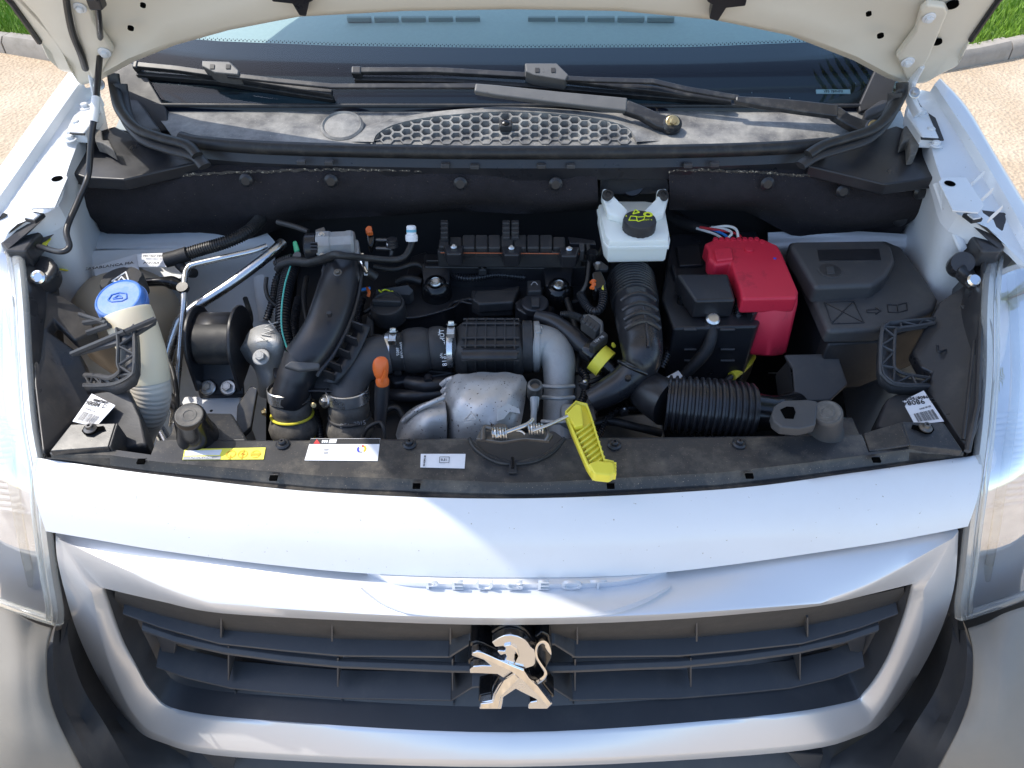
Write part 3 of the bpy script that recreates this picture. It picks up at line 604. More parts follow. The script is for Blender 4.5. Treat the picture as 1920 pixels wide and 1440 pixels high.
# ---- cowl
cb = [(285, 203), (500, 203), (700, 203), (960, 203), (1200, 203), (1450, 203), (1625, 203)]
cm = [(300, 225), (500, 228), (700, 230), (960, 230), (1200, 230), (1450, 226), (1620, 222)]
cf = [(335, 275), (500, 285), (700, 290), (960, 292), (1200, 290), (1450, 282), (1590, 262)]
rows = [resample([PZ(u, v, z) for u, v in L], 50) for L, z in ((cb, 1.066), (cm, 1.064), (cf, 1.052))]
rows = [[p + Vector((0, .02, -.02)) for p in rows[0]]] + [[lerp(a, b, t) + Vector((0, 0, .004 * math.sin(3.14 * t))) for a, b in zip(rows[i], rows[i + 1])] for i in range(2) for t in (0, .33, .66)] + [rows[2]]
cowl = MB().loft(rows).build('cowl_panel', M['cowl'], van, angle=60)
lab(cowl, 'dusty grey scuttle panel below the windscreen, sunlit at one end')
p = PZ(642, 238, 1.066); k = mpp(p)
MB().lathe(p, (0, -.25, 1), [(40 * k, -.004), (40 * k, .003), (36 * k, .006), (33 * k, .003), (10 * k, .005), (2 * k, .006)], 32).build('round_cover', M['cowl'], cowl)
arc = [(700, 266), (708, 250), (740, 233), (800, 220), (880, 212), (950, 209), (1050, 213), (1130, 224), (1178, 240), (1194, 266)]
def cz(v): return 1.060 + (264 - v) * .0004
arc3 = catmull([PZ(u, v, cz(v) + .003) for u, v in arc], 6)
oarc = catmull([PZ(u, v, cz(v) - .006) for u, v in [(590, 268), (660, 246), (720, 226), (795, 212), (880, 203), (950, 200), (1050, 204), (1140, 214), (1205, 234), (1300, 264)]], 6)
MB().loft([[p + Vector((0, 0, -.02)) for p in arc3], arc3, [lerp(a, b, .25) + Vector((0, 0, .001)) for a, b in zip(arc3, oarc)], oarc, [p + Vector((0, 0, -.01)) for p in oarc]]).build('grille_hood', M['cowl'], cowl, angle=50)
def arctop(u):
    for (ua, va), (ub, vb) in zip(arc, arc[1:]):
        if ua <= u <= ub: return va + (vb - va) * (u - ua) / (ub - ua)
    return 270
hexm = MB(); s_ = 12.35
cols = range(-13, 14)
for ci in cols:
    for ri in range(0, 6):
        cu = 948 + ci * s_ * 1.5; cv = 262 - ri * 14.6 + (7.3 if ci % 2 else 0)
        if cv > 268 or cv - 2 < arctop(cu) - 3: continue
        if ci == 0 and ri in (2,): continue
        outer, inner = [], []
        for q in range(6):
            a = q * math.pi / 3
            ou, ov = cu + math.cos(a) * s_ * 1.04, cv + math.sin(a) * 8.6; iu, iv = cu + math.cos(a) * (s_ - 2.0), cv + math.sin(a) * 6.9
            ov = max(ov, arctop(ou) - 1); iv = max(iv, arctop(iu) + 1)
            outer.append(PZ(ou, ov, cz(ov) + .002)); inner.append(PZ(iu, iv, cz(iv) + .002))
        hexm.loft([[p + Vector((0, 0, -.010)) for p in inner], inner, outer, [p + Vector((0, 0, -.010)) for p in outer]], close_u=True)
        hexm.slab([PZ(cu - 1.2, cv - 5, cz(cv) - .006), PZ(cu + 1.2, cv - 5, cz(cv) - .006), PZ(cu + 1.2, cv + 5, cz(cv) - .006), PZ(cu - 1.2, cv + 5, cz(cv) - .006)], (0, 0, -.003))
hx = hexm.build('honeycomb_grille', M['cowl'], cowl, angle=30)
lab(hx, 'honeycomb air intake mesh in the middle of the scuttle')
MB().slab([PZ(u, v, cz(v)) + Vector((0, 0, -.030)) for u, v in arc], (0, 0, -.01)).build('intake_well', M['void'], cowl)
p = PZ(948, 236, cz(236) + .002); k = mpp(p)
jb = MB().box(p, (24 * k, 26 * k, .012)); jb.build('washer_jet', M['black_soft'], cowl, bevel=.003)
MB().lathe(p + Vector((0, -.004, .006)), (0, -.3, 1), [(7 * k, 0), (7 * k, .003), (3 * k, .005)], 14).build('jet_nozzle', M['black_gloss'], cowl)

# ---- bulkhead seal and strip
sp = [(340, 262), (380, 271), (500, 280), (700, 286), (960, 289), (1250, 287), (1450, 281), (1552, 273)]
sealp = catmull([PZ(u, v - 3, 1.066) for u, v in sp], 8)
MB().tube(sealp, [12.5 * mpp(p) for p in sealp], 16).build('bulkhead_seal', M['rubber'], van, angle=60)
s1p = [p + Vector((0, -.004, -.010)) for p in sealp]
MB().loft([[p + Vector((0, .02, 0)) for p in s1p], s1p, [p + Vector((0, -.006, -.012)) for p in s1p], [p + Vector((0, -.004, -.034)) for p in s1p], [p + Vector((0, .02, -.05)) for p in s1p]]).build('bulkhead_strip', M['black'], van, angle=30)
for u, v in [(565, 304), (617, 305), (835, 310), (890, 312), (1015, 311), (1070, 311), (1290, 310), (1340, 308)]:
    p = PY(u, v, .462); k = mpp(p); MB().box(p, (16 * k, .008, 8 * k)).build('clip_tab', M['grey'], van, bevel=.001)
# black side shields at both ends of the scuttle
sh = [(93, 266), (110, 280), (147, 278), (160, 252), (215, 236), (262, 260), (340, 262), (372, 304), (232, 336), (160, 332), (126, 322), (82, 322), (72, 303)]
MB().slab([PZ(u, v, 1.045 if v > 270 else 1.062) for u, v in sh], (0, 0, -.02)).build('side_shield', M['black'], van, bevel=.003)
sh = [(1797, 274), (1783, 287), (1742, 290), (1725, 250), (1680, 235), (1600, 262), (1552, 268), (1515, 310), (1660, 345), (1745, 334), (1806, 330), (1816, 312)]
MB().slab([PZ(u, v, 1.045 if v > 270 else 1.062) for u, v in sh], (0, 0, -.02)).build('side_shield', M['black'], van, bevel=.003)
# rubber corner seals curving up to the hinges
for L, rd in (([(370, 292, 1.07), (350, 272, 1.078), (300, 258, 1.084), (255, 240, 1.09), (226, 205, 1.10), (216, 165, 1.112), (212, 138, 1.13)], 11), ([(1515, 290, 1.07), (1545, 272, 1.078), (1590, 258, 1.084), (1635, 243, 1.09), (1668, 215, 1.10), (1688, 180, 1.112), (1692, 155, 1.13)], 11)):
    c = catmull([PZ(u, v, z) for u, v, z in L], 8)
    MB().tube(c, [rd * mpp(p) for p in c], 12, flat=.7).build('corner_seal', M['rubber'], van, angle=60)
    c2 = [p + Vector((.012 if p.x < 0 else -.012, -.012, -.012)) for p in c]
    MB().tube(c2, [rd * 1.15 * mpp(p) for p in c2], 12, flat=.5).build('corner_trim', M['black_soft'], van, angle=60)
for q in ([(225, 190), (250, 170), (272, 200), (300, 240), (270, 250), (240, 236)], [(1650, 185), (1622, 205), (1620, 222), (1645, 215), (1680, 200), (1690, 170)]):
    MB().slab([PZ(u, v, 1.085) for u, v in q], (0, 0, -.03)).build('hinge_cover', M['black_soft'], van, bevel=.006)
MB().slab([PZ(u, v, 1.07) for u, v in [(1695, 236), (1712, 232), (1730, 238), (1728, 262), (1718, 288), (1706, 290), (1704, 262), (1690, 268)]], (0, 0, -.02)).build('plastic_clip', M['rubber_dust'], van, bevel=.004)
MB().slab([PZ(u, v, 1.07) for u, v in [(176, 240), (190, 243), (193, 262), (205, 262), (214, 282), (205, 276), (192, 268), (178, 264)]], (0, 0, -.02)).build('plastic_clip', M['rubber_dust'], van, bevel=.004)

# ---- felt on the bulkhead
def felt(top, bot, yt, yb):
    t_ = resample([PY(u, v, yt) for u, v in top], 36); b_ = resample([PY(u, v, yb) for u, v in bot], 36)
    rows = [[p + Vector((0, .02, .004)) for p in t_], t_]
    for s in (.1, .25, .45, .65, .85, 1.0): rows.append([lerp(a, b, s) + Vector((0, -.022 * math.sin(math.pi * min(1, s * 1.15)) + .006 * math.sin(a.x * 26 + s * 4), 0)) for a, b in zip(t_, b_)])
    rows.append([p + Vector((0, .06, -.01)) for p in b_])
    f = MB().loft(rows).build('felt_insulation', M['felt'], van, angle=60)
    e = [p + Vector((0, random.uniform(-.001, .001), random.uniform(-.0012, .0016))) for p in resample(t_, 150)]
    MB().tube(e, [random.uniform(.0012, .0030) for _ in e], 6).build('frayed_edge', M['felt_edge'], f)
    return f
f1 = felt([(148, 326), (230, 337), (345, 328), (500, 321), (640, 318), (960, 322), (1112, 322), (1119, 326)], [(190, 430), (258, 455), (340, 464), (430, 455), (560, 420), (700, 402), (960, 398), (1119, 396)], .472, .495)
f2 = felt([(1253, 322), (1265, 318), (1400, 322), (1550, 332), (1640, 344), (1748, 338)], [(1253, 390), (1320, 392), (1400, 400), (1480, 438), (1580, 446), (1690, 440)], .472, .495)
for f_, L in ((f1, [(460, 342), (620, 343), (863, 348), (1042, 349)]), (f2, [(1440, 348), (1582, 362), (1728, 365), (1690, 416)])):
    for u, v in L:
        p = PY(u, v, .446 if v < 400 else .47); k = mpp(p)
        MB().lathe(p + Vector((0, .008, 0)), (0, -1, .2), [(13 * k, 0), (13 * k, .004), (8 * k, .007), (2 * k, .007)], 18).build('felt_button', M['black'], f_)
# bulkhead behind and floor of the bay
MB().slab([(-.72, .56, 1.05), (.72, .56, 1.05), (.72, .56, .45), (-.72, .56, .45)], (0, .02, 0)).build('bulkhead', M['soil'], van)
MB().slab([(-.56, .0, .50), (.56, .0, .50), (.72, .16, .50), (.72, .58, .50), (-.72, .58, .50), (-.72, .16, .50)], (0, 0, -.02)).build('bay_floor', M['soil'], van)
MB().slab([(-.60, -.01, .86), (.60, -.01, .86), (.60, -.01, .50), (-.60, -.01, .50)], (0, -.01, 0)).build('front_wall', M['soil'], van)

# ---- bonnet
HA = R(55)
HD = Vector((0, -math.cos(HA), math.sin(HA))); HN = Vector((0, math.sin(HA), math.cos(HA)))
rear_px = [(100, 112), (120, 131), (142, 134), (156, 156), (188, 148), (205, 138), (250, 113), (330, 81), (430, 53), (560, 28), (760, 17), (960, 14), (1160, 17), (1340, 34), (1480, 63), (1600, 110), (1660, 142), (1700, 156), (1735, 152), (1755, 140), (1785, 125), (1795, 108)]
HINGE = Vector((0, .625, 1.12))
def HP(u, v, off=0.0):
    d = ray(u, v); return CAM + d * ((HINGE - HN * off - CAM).dot(HN) / d.dot(HN))
rear = [HP(u, v) for u, v in rear_px]
hood = bpy.data.objects.new('bonnet', None); COL.objects.link(hood); hood.location = (0, .62, 1.12); attach(hood, van); hood.empty_display_size = .05
lab(hood, 'raised white bonnet with bare painted underside and hinge brackets')
def flare(s): return 1 - .22 * min(s, .15) + .02 * math.sin(math.pi * min(1, max(0, (s - .18) / .75))) - .03 * max(0, s - .3)
rr_ = []
LEN = 1.10
for s in (0, .006, .02, .05, .09, .14, .2, .3, .45, .7, .95, 1.05, LEN):
    row_ = []
    for p in rear:
        x = p.x * flare(s); l = LEN - .25 * (p.x / .72) ** 4 - (p - HINGE).dot(HD)
        d = s if s <= .2 else .2 + (s - .2) / (LEN - .2) * (l - .2)
        relief = .010 * math.exp(-((s - .02) / .018) ** 2) - (.012 if s > .05 and abs(p.x) < .56 else 0)
        row_.append(Vector((x, p.y, p.z)) + HD * d - HN * relief)
    rr_.append(row_)
in_ = MB().loft(rr_).build('inner_skin', M['cream_paint'], hood, angle=40)
ou = [[p + HN * (.012 if i == 0 else .03 + .02 * math.sin(3.14 * i / len(rr_))) + HD * (-.004 if i == 0 else 0) for p in r] for i, r in enumerate(rr_)]
MB().loft([rr_[0]] + ou + [rr_[-1]]).build('outer_skin', M['white'], hood, angle=40)
for e_ in (0, -1):   # side flanges
    a = [r[e_] for r in rr_]; b_ = [r[e_] for r in ou]
    MB().loft([a, b_]).build('side_flange', M['cream_paint'], hood, solid=.002)
# rubber edging on the flanges
for e_ in (0, -1):
    MB().tube([r[e_] - HN * .002 for r in rr_[3:7]], .0045, 8).build('edge_strip', M['rubber'], hood)
# hinge reinforcement plates on the bonnet
for L in ([(122, -20), (160, -20), (176, 40), (214, 98), (192, 138), (172, 150), (163, 125), (140, 60)], [(1740, 10), (1772, 14), (1778, 24), (1742, 110), (1718, 150), (1702, 156), (1680, 108), (1716, 60), (1726, 22)]):
    MB().slab([HP(u, v, .014) for u, v in L], HN * .012).build('hinge_plate', M['cream_paint'], hood, bevel=.004, seg=3)
for u, v in [(150, 14), (196, 98), (1742, 33), (1702, 116)]:
    p = HP(u, v, .016); bolt(p, -HN + Vector((0, 0, .2)), 12 * mpp(p), hood, 'white_in')
for u, v, r_ in [(268, 11, 5), (245, 54, 5.5), (1629, 27, 5), (1651, 68, 6), (1786, 10, 11), (1758, 80, 8), (1742, 144, 5)]:
    p = HP(u, v, .0125 if 230 < u < 1660 else .0055); k = mpp(p)
    MB().lathe(p + HN * .003, -HN, [(r_ * k, 0), (r_ * k, .004), (r_ * k * .3, .0042)], 16).build('drain_hole', M['void'], hood)
# hinge arms going down to the wings
for L in ([(158, 100, 1.16), (172, 140, 1.13), (178, 165, 1.11), (182, 185, 1.09)], [(1728, 120, 1.16), (1712, 150, 1.13), (1706, 180, 1.11), (1722, 215, 1.09)]):
    c = catmull([PZ(*q) for q in L], 5); MB().tube(c, [13 * mpp(p) for p in c], 8, flat=.45).build('hinge_arm', M['white'], hood, bevel=.001)
    p = PZ(L[2][0] + 8, L[2][1] - 6, L[2][2] + .012); bolt(p, (0, -.7, .7), 11 * mpp(p), hood, 'steel')
# bonnet stop fingers and cable
for L in ([(508, -12), (582, -8), (588, 2), (580, 6), (574, 32), (561, 30), (548, 8), (510, 4)], [(1324, -8), (1404, -14), (1398, 12), (1362, 16), (1346, 41), (1330, 36), (1336, 10), (1326, 4)]):
    MB().slab([HP(u, v, .022) for u, v in L], HN * .018).build('locating_finger', M['black'], hood, bevel=.002)
cb_ = catmull([HP(u, v, o_) for u, v, o_ in [(122, -20, .02), (128, 25, .022), (137, 65, .02), (152, 102, .018), (160, 128, .012)]], 6)
MB().tube(cb_, [6.5 * mpp(p) for p in cb_], 10).build('washer_hose', M['rubber'], hood)
# prop rod, hinged at the wing and clipped to the bonnet
pr = catmull([HP(180, -12, .03), HP(186, 40, .035), PZ(188, 90, 1.19), PZ(183, 150, 1.165), PZ(177, 215, 1.135), PZ(171, 262, 1.105), PZ(165, 330, 1.06), PZ(146, 378, 1.05), PZ(125, 430, 1.035), PZ(130, 462, 1.02), PZ(112, 472, 1.015), PZ(72, 462, 1.0)], 8)
rod = MB().tube(pr, [5.6 * mpp(p) for p in pr], 12).build('prop_rod', M['black'], van, angle=60)
lab(rod, 'thin black bonnet prop rod with a white sleeve')
wsl = [p for p in pr if 172 < 960 + FPX * p.x / (p - CAM).dot(FWD) and 178 < 720 - FPX * (p - CAM).dot(UPV) / (p - CAM).dot(FWD) < 232]
if len(wsl) > 1: MB().tube(wsl, [7.6 * mpp(p) for p in wsl], 12).build('sleeve', M['ink_white'], rod)
p = HP(181, 4, .03); k = mpp(p); MB().box(p, (26 * k, .02, 22 * k)).build('rod_clip', M['black'], rod, bevel=.003)

# ---- wipers
def strip(L, off, th, w_, m, name, parent, bev=.0015):
    c = [G(u, v, off) for u, v in L]; t_ = []; b_ = []
    for i, p in enumerate(c):
        d = (c[min(i + 1, len(c) - 1)] - c[max(i - 1, 0)]).normalized(); n_ = WN.cross(d).normalized(); ww = (w_[i] if isinstance(w_, list) else w_) * mpp(p) / 2
        t_.append(p + n_ * ww); b_.append(p - n_ * ww)
    return MB().slab(t_ + b_[::-1], WN * -th).build(name, m, parent, bevel=bev)
def wiper(blade, frame, clip, rodL, arm, armw, knuckle, piv, label):
    wp = bpy.data.objects.new('wiper', None); COL.objects.link(wp); wp.location = G(*piv); attach(wp, van); wp.empty_display_size = .03; lab(wp, label)
    strip(blade, .010, .012, 9, M['rubber'], 'blade', wp)
    strip(frame, .022, .010, 11, M['wiper'], 'spoiler', wp)
    strip(frame[:1] + [lerp(Vector(frame[0] + (0,)), Vector(frame[1] + (0,)), .12).xy[:]], .0235, .016, 17, M['wiper'], 'end_cap', wp, .003)
    cl = MB().slab([G(u, v, .040) for u, v in clip], WN * -.03).build('adapter', M['wiper_grey'], wp, bevel=.002)
    cu = sum(c[0] for c in clip) / len(clip); cv = sum(c[1] for c in clip) / len(clip)
    for du in (-16, 14): p = G(cu + du, cv - 2, .041); k = mpp(p); MB().box(p, (8 * k, 9 * k, .001), Matrix.Rotation(WA, 3, 'X')).build('adapter_slot', M['ink'], cl)
    strip(rodL, .036, .006, 10, M['wiper'], 'arm_rod', wp)
    strip(arm, .042, .012, armw, M['wiper_grey'] if 'grey' in label else M['wiper'], 'arm', wp, .003)
    strip(knuckle, .040, .016, [26, 24, 28, 30][:len(knuckle)], M['wiper'], 'arm_head', wp, .004)
    p = G(piv[0], piv[1], .042); k = mpp(p)
    MB().lathe(p + WN * -.02, WN, [(19 * k, 0), (19 * k, .016), (14 * k, .021)], 20).build('pivot', M['wiper'], wp)
    bolt(p, WN + Vector((0, -.3, 0)), 13 * k, wp, 'brass', 'nut')
wiper([(255, 137), (400, 148), (625, 183)], [(248, 119), (330, 127), (440, 143), (622, 172)], [(378, 113), (430, 115), (448, 132), (446, 140), (402, 136), (378, 124)], [(425, 139), (520, 150), (622, 160), (760, 160), (895, 160)], [(890, 163), (930, 168), (1050, 182), (1176, 195)], [18, 22, 25, 28], [(1172, 196), (1205, 208), (1235, 224), (1264, 232)], (1261, 229), 'worn grey windscreen wiper whose arm reaches over the honeycomb mesh')
wiper([(664, 146), (850, 150), (1040, 162), (1372, 190)], [(658, 130), (820, 130), (1000, 140), (1230, 166), (1372, 186)], [(984, 118), (1044, 118), (1066, 140), (1060, 150), (1000, 140), (986, 134)], [(1050, 145), (1110, 148), (1225, 151), (1290, 166), (1386, 182)], [(1380, 184), (1430, 190), (1500, 198), (1572, 207)], [12, 20, 25, 26], [(1566, 206), (1590, 222), (1615, 234), (1640, 238)], (1640, 238), 'black windscreen wiper with its blade across the middle of the glass')

# ---- wings
def wing(A, B, Cc, zA, zB, zC, sgn):
    n = 24
    a, b, c = [resample(catmull([PZ(u, v, z) for (u, v), z in zip(L, Z)], 6), n) for L, Z in ((A, zA), (B, zB), (Cc, zC))]
    out = [[p + Vector((sgn * dx, 0, dz)) for p in a] for dx, dz in ((.07, -.75), (.085, -.35), (.06, -.12), (.018, -.02))]
    rows = out + [a, [lerp(p, q, .4) + Vector((0, 0, .004)) for p, q in zip(a, b)], b, [lerp(p, q, .08) - Vector((0, 0, .012)) for p, q in zip(b, c)], [lerp(p, q, .9) for p, q in zip(b, c)], c, [p + Vector((-sgn * .002, 0, -.03)) for p in c]]
    wg = MB().loft(rows).build('wing', M['white'], van, angle=35)
    # inner wing wall down to the floor
    iw = [[p + Vector((0, 0, -.028)) for p in c], [p + Vector((sgn * .02, .0, -.14)) for p in c], [p + Vector((sgn * .03, .02, -.55)) for p in c]]
    MB().loft(iw).build('inner_wing', M['white_in'], van, angle=60)
    return wg
wl = wing([(128, 136), (62, 226), (0, 312), (-85, 430), (-170, 540)], [(153, 150), (78, 256), (8, 356), (-60, 450), (-120, 560)], [(182, 165), (160, 215), (147, 264), (126, 322), (108, 388), (35, 418), (10, 470)], [1.118, 1.092, 1.062, 1.02, .98], [1.112, 1.085, 1.055, 1.01, .97], [1.085, 1.075, 1.066, 1.058, 1.045, 1.03, 1.0], -1)
wr = wing([(1765, 148), (1812, 198), (1853, 266), (1920, 376), (2010, 520)], [(1752, 158), (1818, 257), (1872, 345), (1914, 420), (1990, 560)], [(1716, 168), (1738, 240), (1750, 290), (1764, 334), (1787, 395), (1850, 425), (1880, 470)], [1.118, 1.10, 1.08, 1.04, .99], [1.112, 1.085, 1.058, 1.03, .975], [1.085, 1.075, 1.066, 1.058, 1.045, 1.03, 1.0], 1)
for prt, L in ((wl, [(160, 202, 1.083), (143, 234, 1.078), (132, 262, 1.073), (80, 378, 1.055)]), (wr, [(1728, 214, 1.083), (1744, 247, 1.078), (1754, 272, 1.073), (1806, 386, 1.055)])):
    for u, v, z in L:
        p = PZ(u, v, z); bolt(p, (0, 0, 1), 12 * mpp(p), prt, 'white_in')
# raised hinge feet on the wings, and flat tabs with a hole
for L, prt in (([(148, 192), (184, 178), (188, 210), (158, 248), (122, 246)], wl), ([(1738, 204), (1704, 188), (1700, 214), (1728, 256), (1762, 258)], wr)):
    MB().slab([PZ(u, v, 1.083) for u, v in L], (0, 0, -.02)).build('hinge_foot', M['white'], prt, bevel=.003)
    q = [PZ(u, v, 1.0815) for u, v in [(L[0][0] * 1.0 - (8 if u < 900 else -8), L[0][1] - 4), (L[1][0], L[1][1]), (L[3][0], L[3][1] + 4), (L[4][0] - (8 if u < 900 else -8), L[4][1] + 4)]]
    MB().slab(q, (0, 0, -.002)).build('foot_gasket', M['ink'], prt)
for L, prt, h in (([(78, 326), (118, 320), (127, 332), (103, 388), (60, 390), (40, 376)], wl, (107, 335)), ([(1812, 332), (1768, 332), (1760, 340), (1786, 394), (1835, 398), (1846, 384)], wr, (1781, 344))):
    tb = MB().slab([PZ(u, v, 1.066) for u, v in L], (0, 0, -.003)).build('wing_tab', M['white'], prt, bevel=.001)
    c = PZ(*h, 1.0664); k = mpp(c); MB().lathe(c, (0, 0, 1), [(10 * k, 0), (10 * k, .0004), (1 * k, .0005)], 18).build('hole', M['void'], prt)
# folded stiffener running down beside the tabs
for L in ([(118, 345, 1.05), (104, 385, 1.03), (80, 440, 1.0), (70, 470, .98)], [(1758, 345, 1.05), (1776, 400, 1.03), (1800, 455, 1.0), (1806, 468, .99)]):
    c = [PZ(*q) for q in L]; MB().tube(c, [9 * mpp(p) for p in c], 8, flat=.5).build('stiffener', M['white_in'], van)
# ribs in the gutter of the right wing
for u, v in [(1832, 330), (1848, 362), (1866, 395)]:
    MB().slab([PZ(u - 12, v + 12, 1.062), PZ(u + 14, v - 12, 1.075), PZ(u + 17, v - 10, 1.072), PZ(u - 9, v + 14, 1.06)], (0, 0, -.01)).build('gutter_rib', M['white'], wr, bevel=.002)
# lamp brackets, dark with a white clip
for sg in (1, -1):
    m2 = (lambda u: u) if sg > 0 else (lambda u: 1889 - u)
    bk = MB().slab([PZ(m2(u), v, 1.04 if v < 400 else 1.01) for u, v in [(36, 414), (58, 390), (104, 388), (106, 400), (90, 422), (66, 446), (48, 470), (10, 470), (-20, 430), (6, 392)]], (0, 0, -.03)).build('lamp_bracket', M['lamp_plastic'], van, bevel=.004)
    p = PZ(m2(66), 408, 1.046); k = mpp(p); MB().box(p, (24 * k, 26 * k, .006), Matrix.Rotation(-.3 * sg, 3, 'Z')).build('clip_frame', M['ink'], bk, bevel=.001)
    MB().box(p + Vector((0, -.002, .003)), (17 * k, 18 * k, .004), Matrix.Rotation(-.3 * sg, 3, 'Z')).build('clip', M['paper'], bk, bevel=.001)

# ---- headlamps
def lamp(inner, ys, sgn):
    hl = bpy.data.objects.new('headlamp', None); COL.objects.link(hl); attach(hl, van); hl.empty_display_size = .05
    e = resample(catmull([PY(u, v, y) for (u, v), y in zip(inner, ys)], 8), 40)
    hl.location = Vector((0, 0, 0)) + hl.location
    n = 10; rows = []; back = []
    for j in range(n + 1):
        s = j / n; r = []; q = []
        for i, p in enumerate(e):
            tt = i / 39
            o = p + Vector((sgn * lerp(.30, .21, tt), lerp(.16, .09, tt), (-.03 - .18 * tt if tt < .5 else -.12 + .14 * (tt - .5))))
            bul = math.sin(math.pi * min(1, s * .9 + .1)) - .309 * (1 - s)
            w_ = lerp(p, o, s) + Vector((sgn * .02, -.25, .55)).normalized() * .05 * bul * (1 - .3 * tt)
            r.append(w_)
            q.append(w_ + Vector((sgn * .004, .030, -.034)) * (.35 + .65 * math.sin(math.pi * min(1, s * .8 + .15))) * (1 if s > .05 else .6) * (1 - .8 * tt ** 4))
        rows.append(r); back.append(q)
    MB().loft(rows).build('lens', M['lens'], hl, angle=70)
    MB().loft(back).build('reflector', M['reflector'], hl, angle=70)
    MB().tube(e, [11 * mpp(p) for p in e], 10, flat=.8).build('lens_rim', M['lens_edge'], hl, angle=70)
    MB().tube([p + Vector((sgn * .014, .002, .004)) for p in e], [4 * mpp(p) for p in e], 8).build('lens_inner_bead', M['lens_edge'], hl, angle=70)
    e2 = [p + Vector((-sgn * .010, .012, -.012)) for p in e]
    MB().loft([e, e2, [p + Vector((sgn * .01, .05, -.06)) for p in e2], [p + Vector((sgn * .15, .10, -.10)) for p in e2]]).build('lamp_body', M['lamp_plastic'], hl, angle=40)
    bt_ = [r[-1] for r in rows]; MB().tube(bt_, [9 * mpp(p) for p in bt_], 10, flat=.8).build('lens_rim', M['lens_edge'], hl, angle=70)
    MB().loft([bt_, [r[-1] for r in back]]).build('lamp_body', M['reflector'], hl, angle=40)
    # fluted side reflector and round projector
    fl = MB()
    for i in range(16):
        s = i / 15; c = lerp(e[20], e[27], s) + Vector((sgn * .075, .035, -.022))
        fl.tube([c + Vector((-sgn * .035, 0, 0)), c + Vector((sgn * .05, .012, 0))], .0032, 8)
    fl.build('fluted_reflector', M['reflector'], hl)
    st_ = catmull([e[8] + Vector((sgn * .05, .03, -.01)), e[18] + Vector((sgn * .06, .03, -.012)), e[28] + Vector((sgn * .055, .03, -.01)), e[36] + Vector((sgn * .05, .03, 0))], 8)
    MB().tube(st_, .006, 10).build('light_guide', M['lens_edge'], hl, angle=60)
    return hl
h1 = lamp([(-30, 425), (6, 432), (30, 462), (42, 560), (50, 690), (60, 800), (78, 900), (86, 990), (98, 1080), (108, 1140), (108, 1166)], [.365, .36, .32, .215, .125, .045, -.02, -.05, -.06, -.065, -.066], -1)
lab(h1, 'clear headlamp washed out by sunlight beside the blue washer cap')
h2 = lamp([(1920, 440), (1884, 446), (1862, 480), (1852, 560), (1850, 690), (1842, 800), (1830, 900), (1818, 990), (1808, 1080), (1801, 1130), (1802, 1156)], [.365, .355, .32, .215, .125, .045, -.02, -.05, -.06, -.065, -.066], 1)
lab(h2, 'clear headlamp in shade beside the black fuse box')
# ================================================================ inside the bay
def ptube(L, rpx, m, name, parent, n=14, sub=6, flat=1.0, up=None, cap=True, angle=60):
    c = catmull([PZ(*q) for q in L], sub); r = cat1(rpx, sub) if isinstance(rpx, list) else [rpx] * len(c)
    return MB().tube(c, [a * mpp(p) for a, p in zip(r, c)], n, flat=flat, up=up, cap=cap).build(name, m, parent, angle=angle)
def ribbed(L, rpx, m, name, parent, pitch, amp, n=16, flat=1.0, sub=16, up=None):
    c = catmull([PZ(*q) for q in L], sub); Ln = sum((b - a).length for a, b in zip(c, c[1:])); k = mpp(c[0])
    nr = max(4, int(Ln / (pitch * k))); N_ = nr * 6 + 1; c2 = resample(c, N_)
    rr = cat1(rpx, 8) if isinstance(rpx, list) else [rpx, rpx]
    out = []
    for i, p in enumerate(c2):
        t = i / (N_ - 1) * (len(rr) - 1); j = min(int(t), len(rr) - 2); r = lerp(rr[j], rr[j + 1], t - j)
        out.append((r + amp * (1 if i % 6 in (1, 2, 3) else -.6)) * mpp(p))
    return MB().tube(c2, out, n, flat=flat, up=up).build(name, m, parent, angle=50)
def pprism(L, z, th, m, name, parent, bevel=.003, seg=2):
    return MB().slab([PZ(q[0], q[1], q[2] if len(q) > 2 else z) for q in L], (0, 0, -th)).build(name, m, parent, bevel=bevel, seg=seg)
def disc(u, v, z, rpx, h, m, name, parent, ax=(0, 0, 1), n=24, lip=.15):
    p = PZ(u, v, z); k = mpp(p); r = rpx * k
    return MB().lathe(p - Vector(ax).normalized() * h, ax, [(r, 0), (r, h * (1 - lip)), (r * (1 - .08), h), (r * .05, h)], n).build(name, m, parent, angle=40)
def rect(u0, v0, u1, v1, sh=0): return [(u0, v0), (u1, v0), (u1 + sh, v1), (u0 + sh, v1)]

# ---- white structure left and right: strut towers and rails
tw_ = [[(188, 436, .905), (330, 428, .91), (500, 436, .90)], [(168, 466, .90), (330, 452, .905), (520, 462, .88)], [(155, 478, .885), (330, 478, .89), (515, 490, .85)], [(150, 560, .80), (340, 560, .80), (520, 560, .78)], [(150, 800, .60), (340, 760, .66), (500, 740, .66)], [(150, 1000, .50), (340, 1000, .50), (500, 1000, .50)]]
rows = [catmull([PZ(*q) for q in r], 8) for r in tw_]; rows = [list(r) for r in zip(*[catmull(list(c), 6) for c in zip(*rows)])]
MB().loft([list(r) for r in rows]).build('strut_tower', M['white_in'], van, angle=60)
tw_ = [[(1440, 436, .90), (1560, 432, .91), (1720, 440, .90)], [(1440, 455, .88), (1560, 448, .90), (1735, 452, .895)], [(1440, 482, .84), (1600, 478, .86), (1750, 476, .87)], [(1440, 560, .62), (1600, 560, .62), (1770, 530, .70)], [(1440, 700, .5), (1600, 700, .5), (1770, 700, .5)]]
rows = [catmull([PZ(*q) for q in r], 8) for r in tw_]; rows = [list(r) for r in zip(*[catmull(list(c), 6) for c in zip(*rows)])]
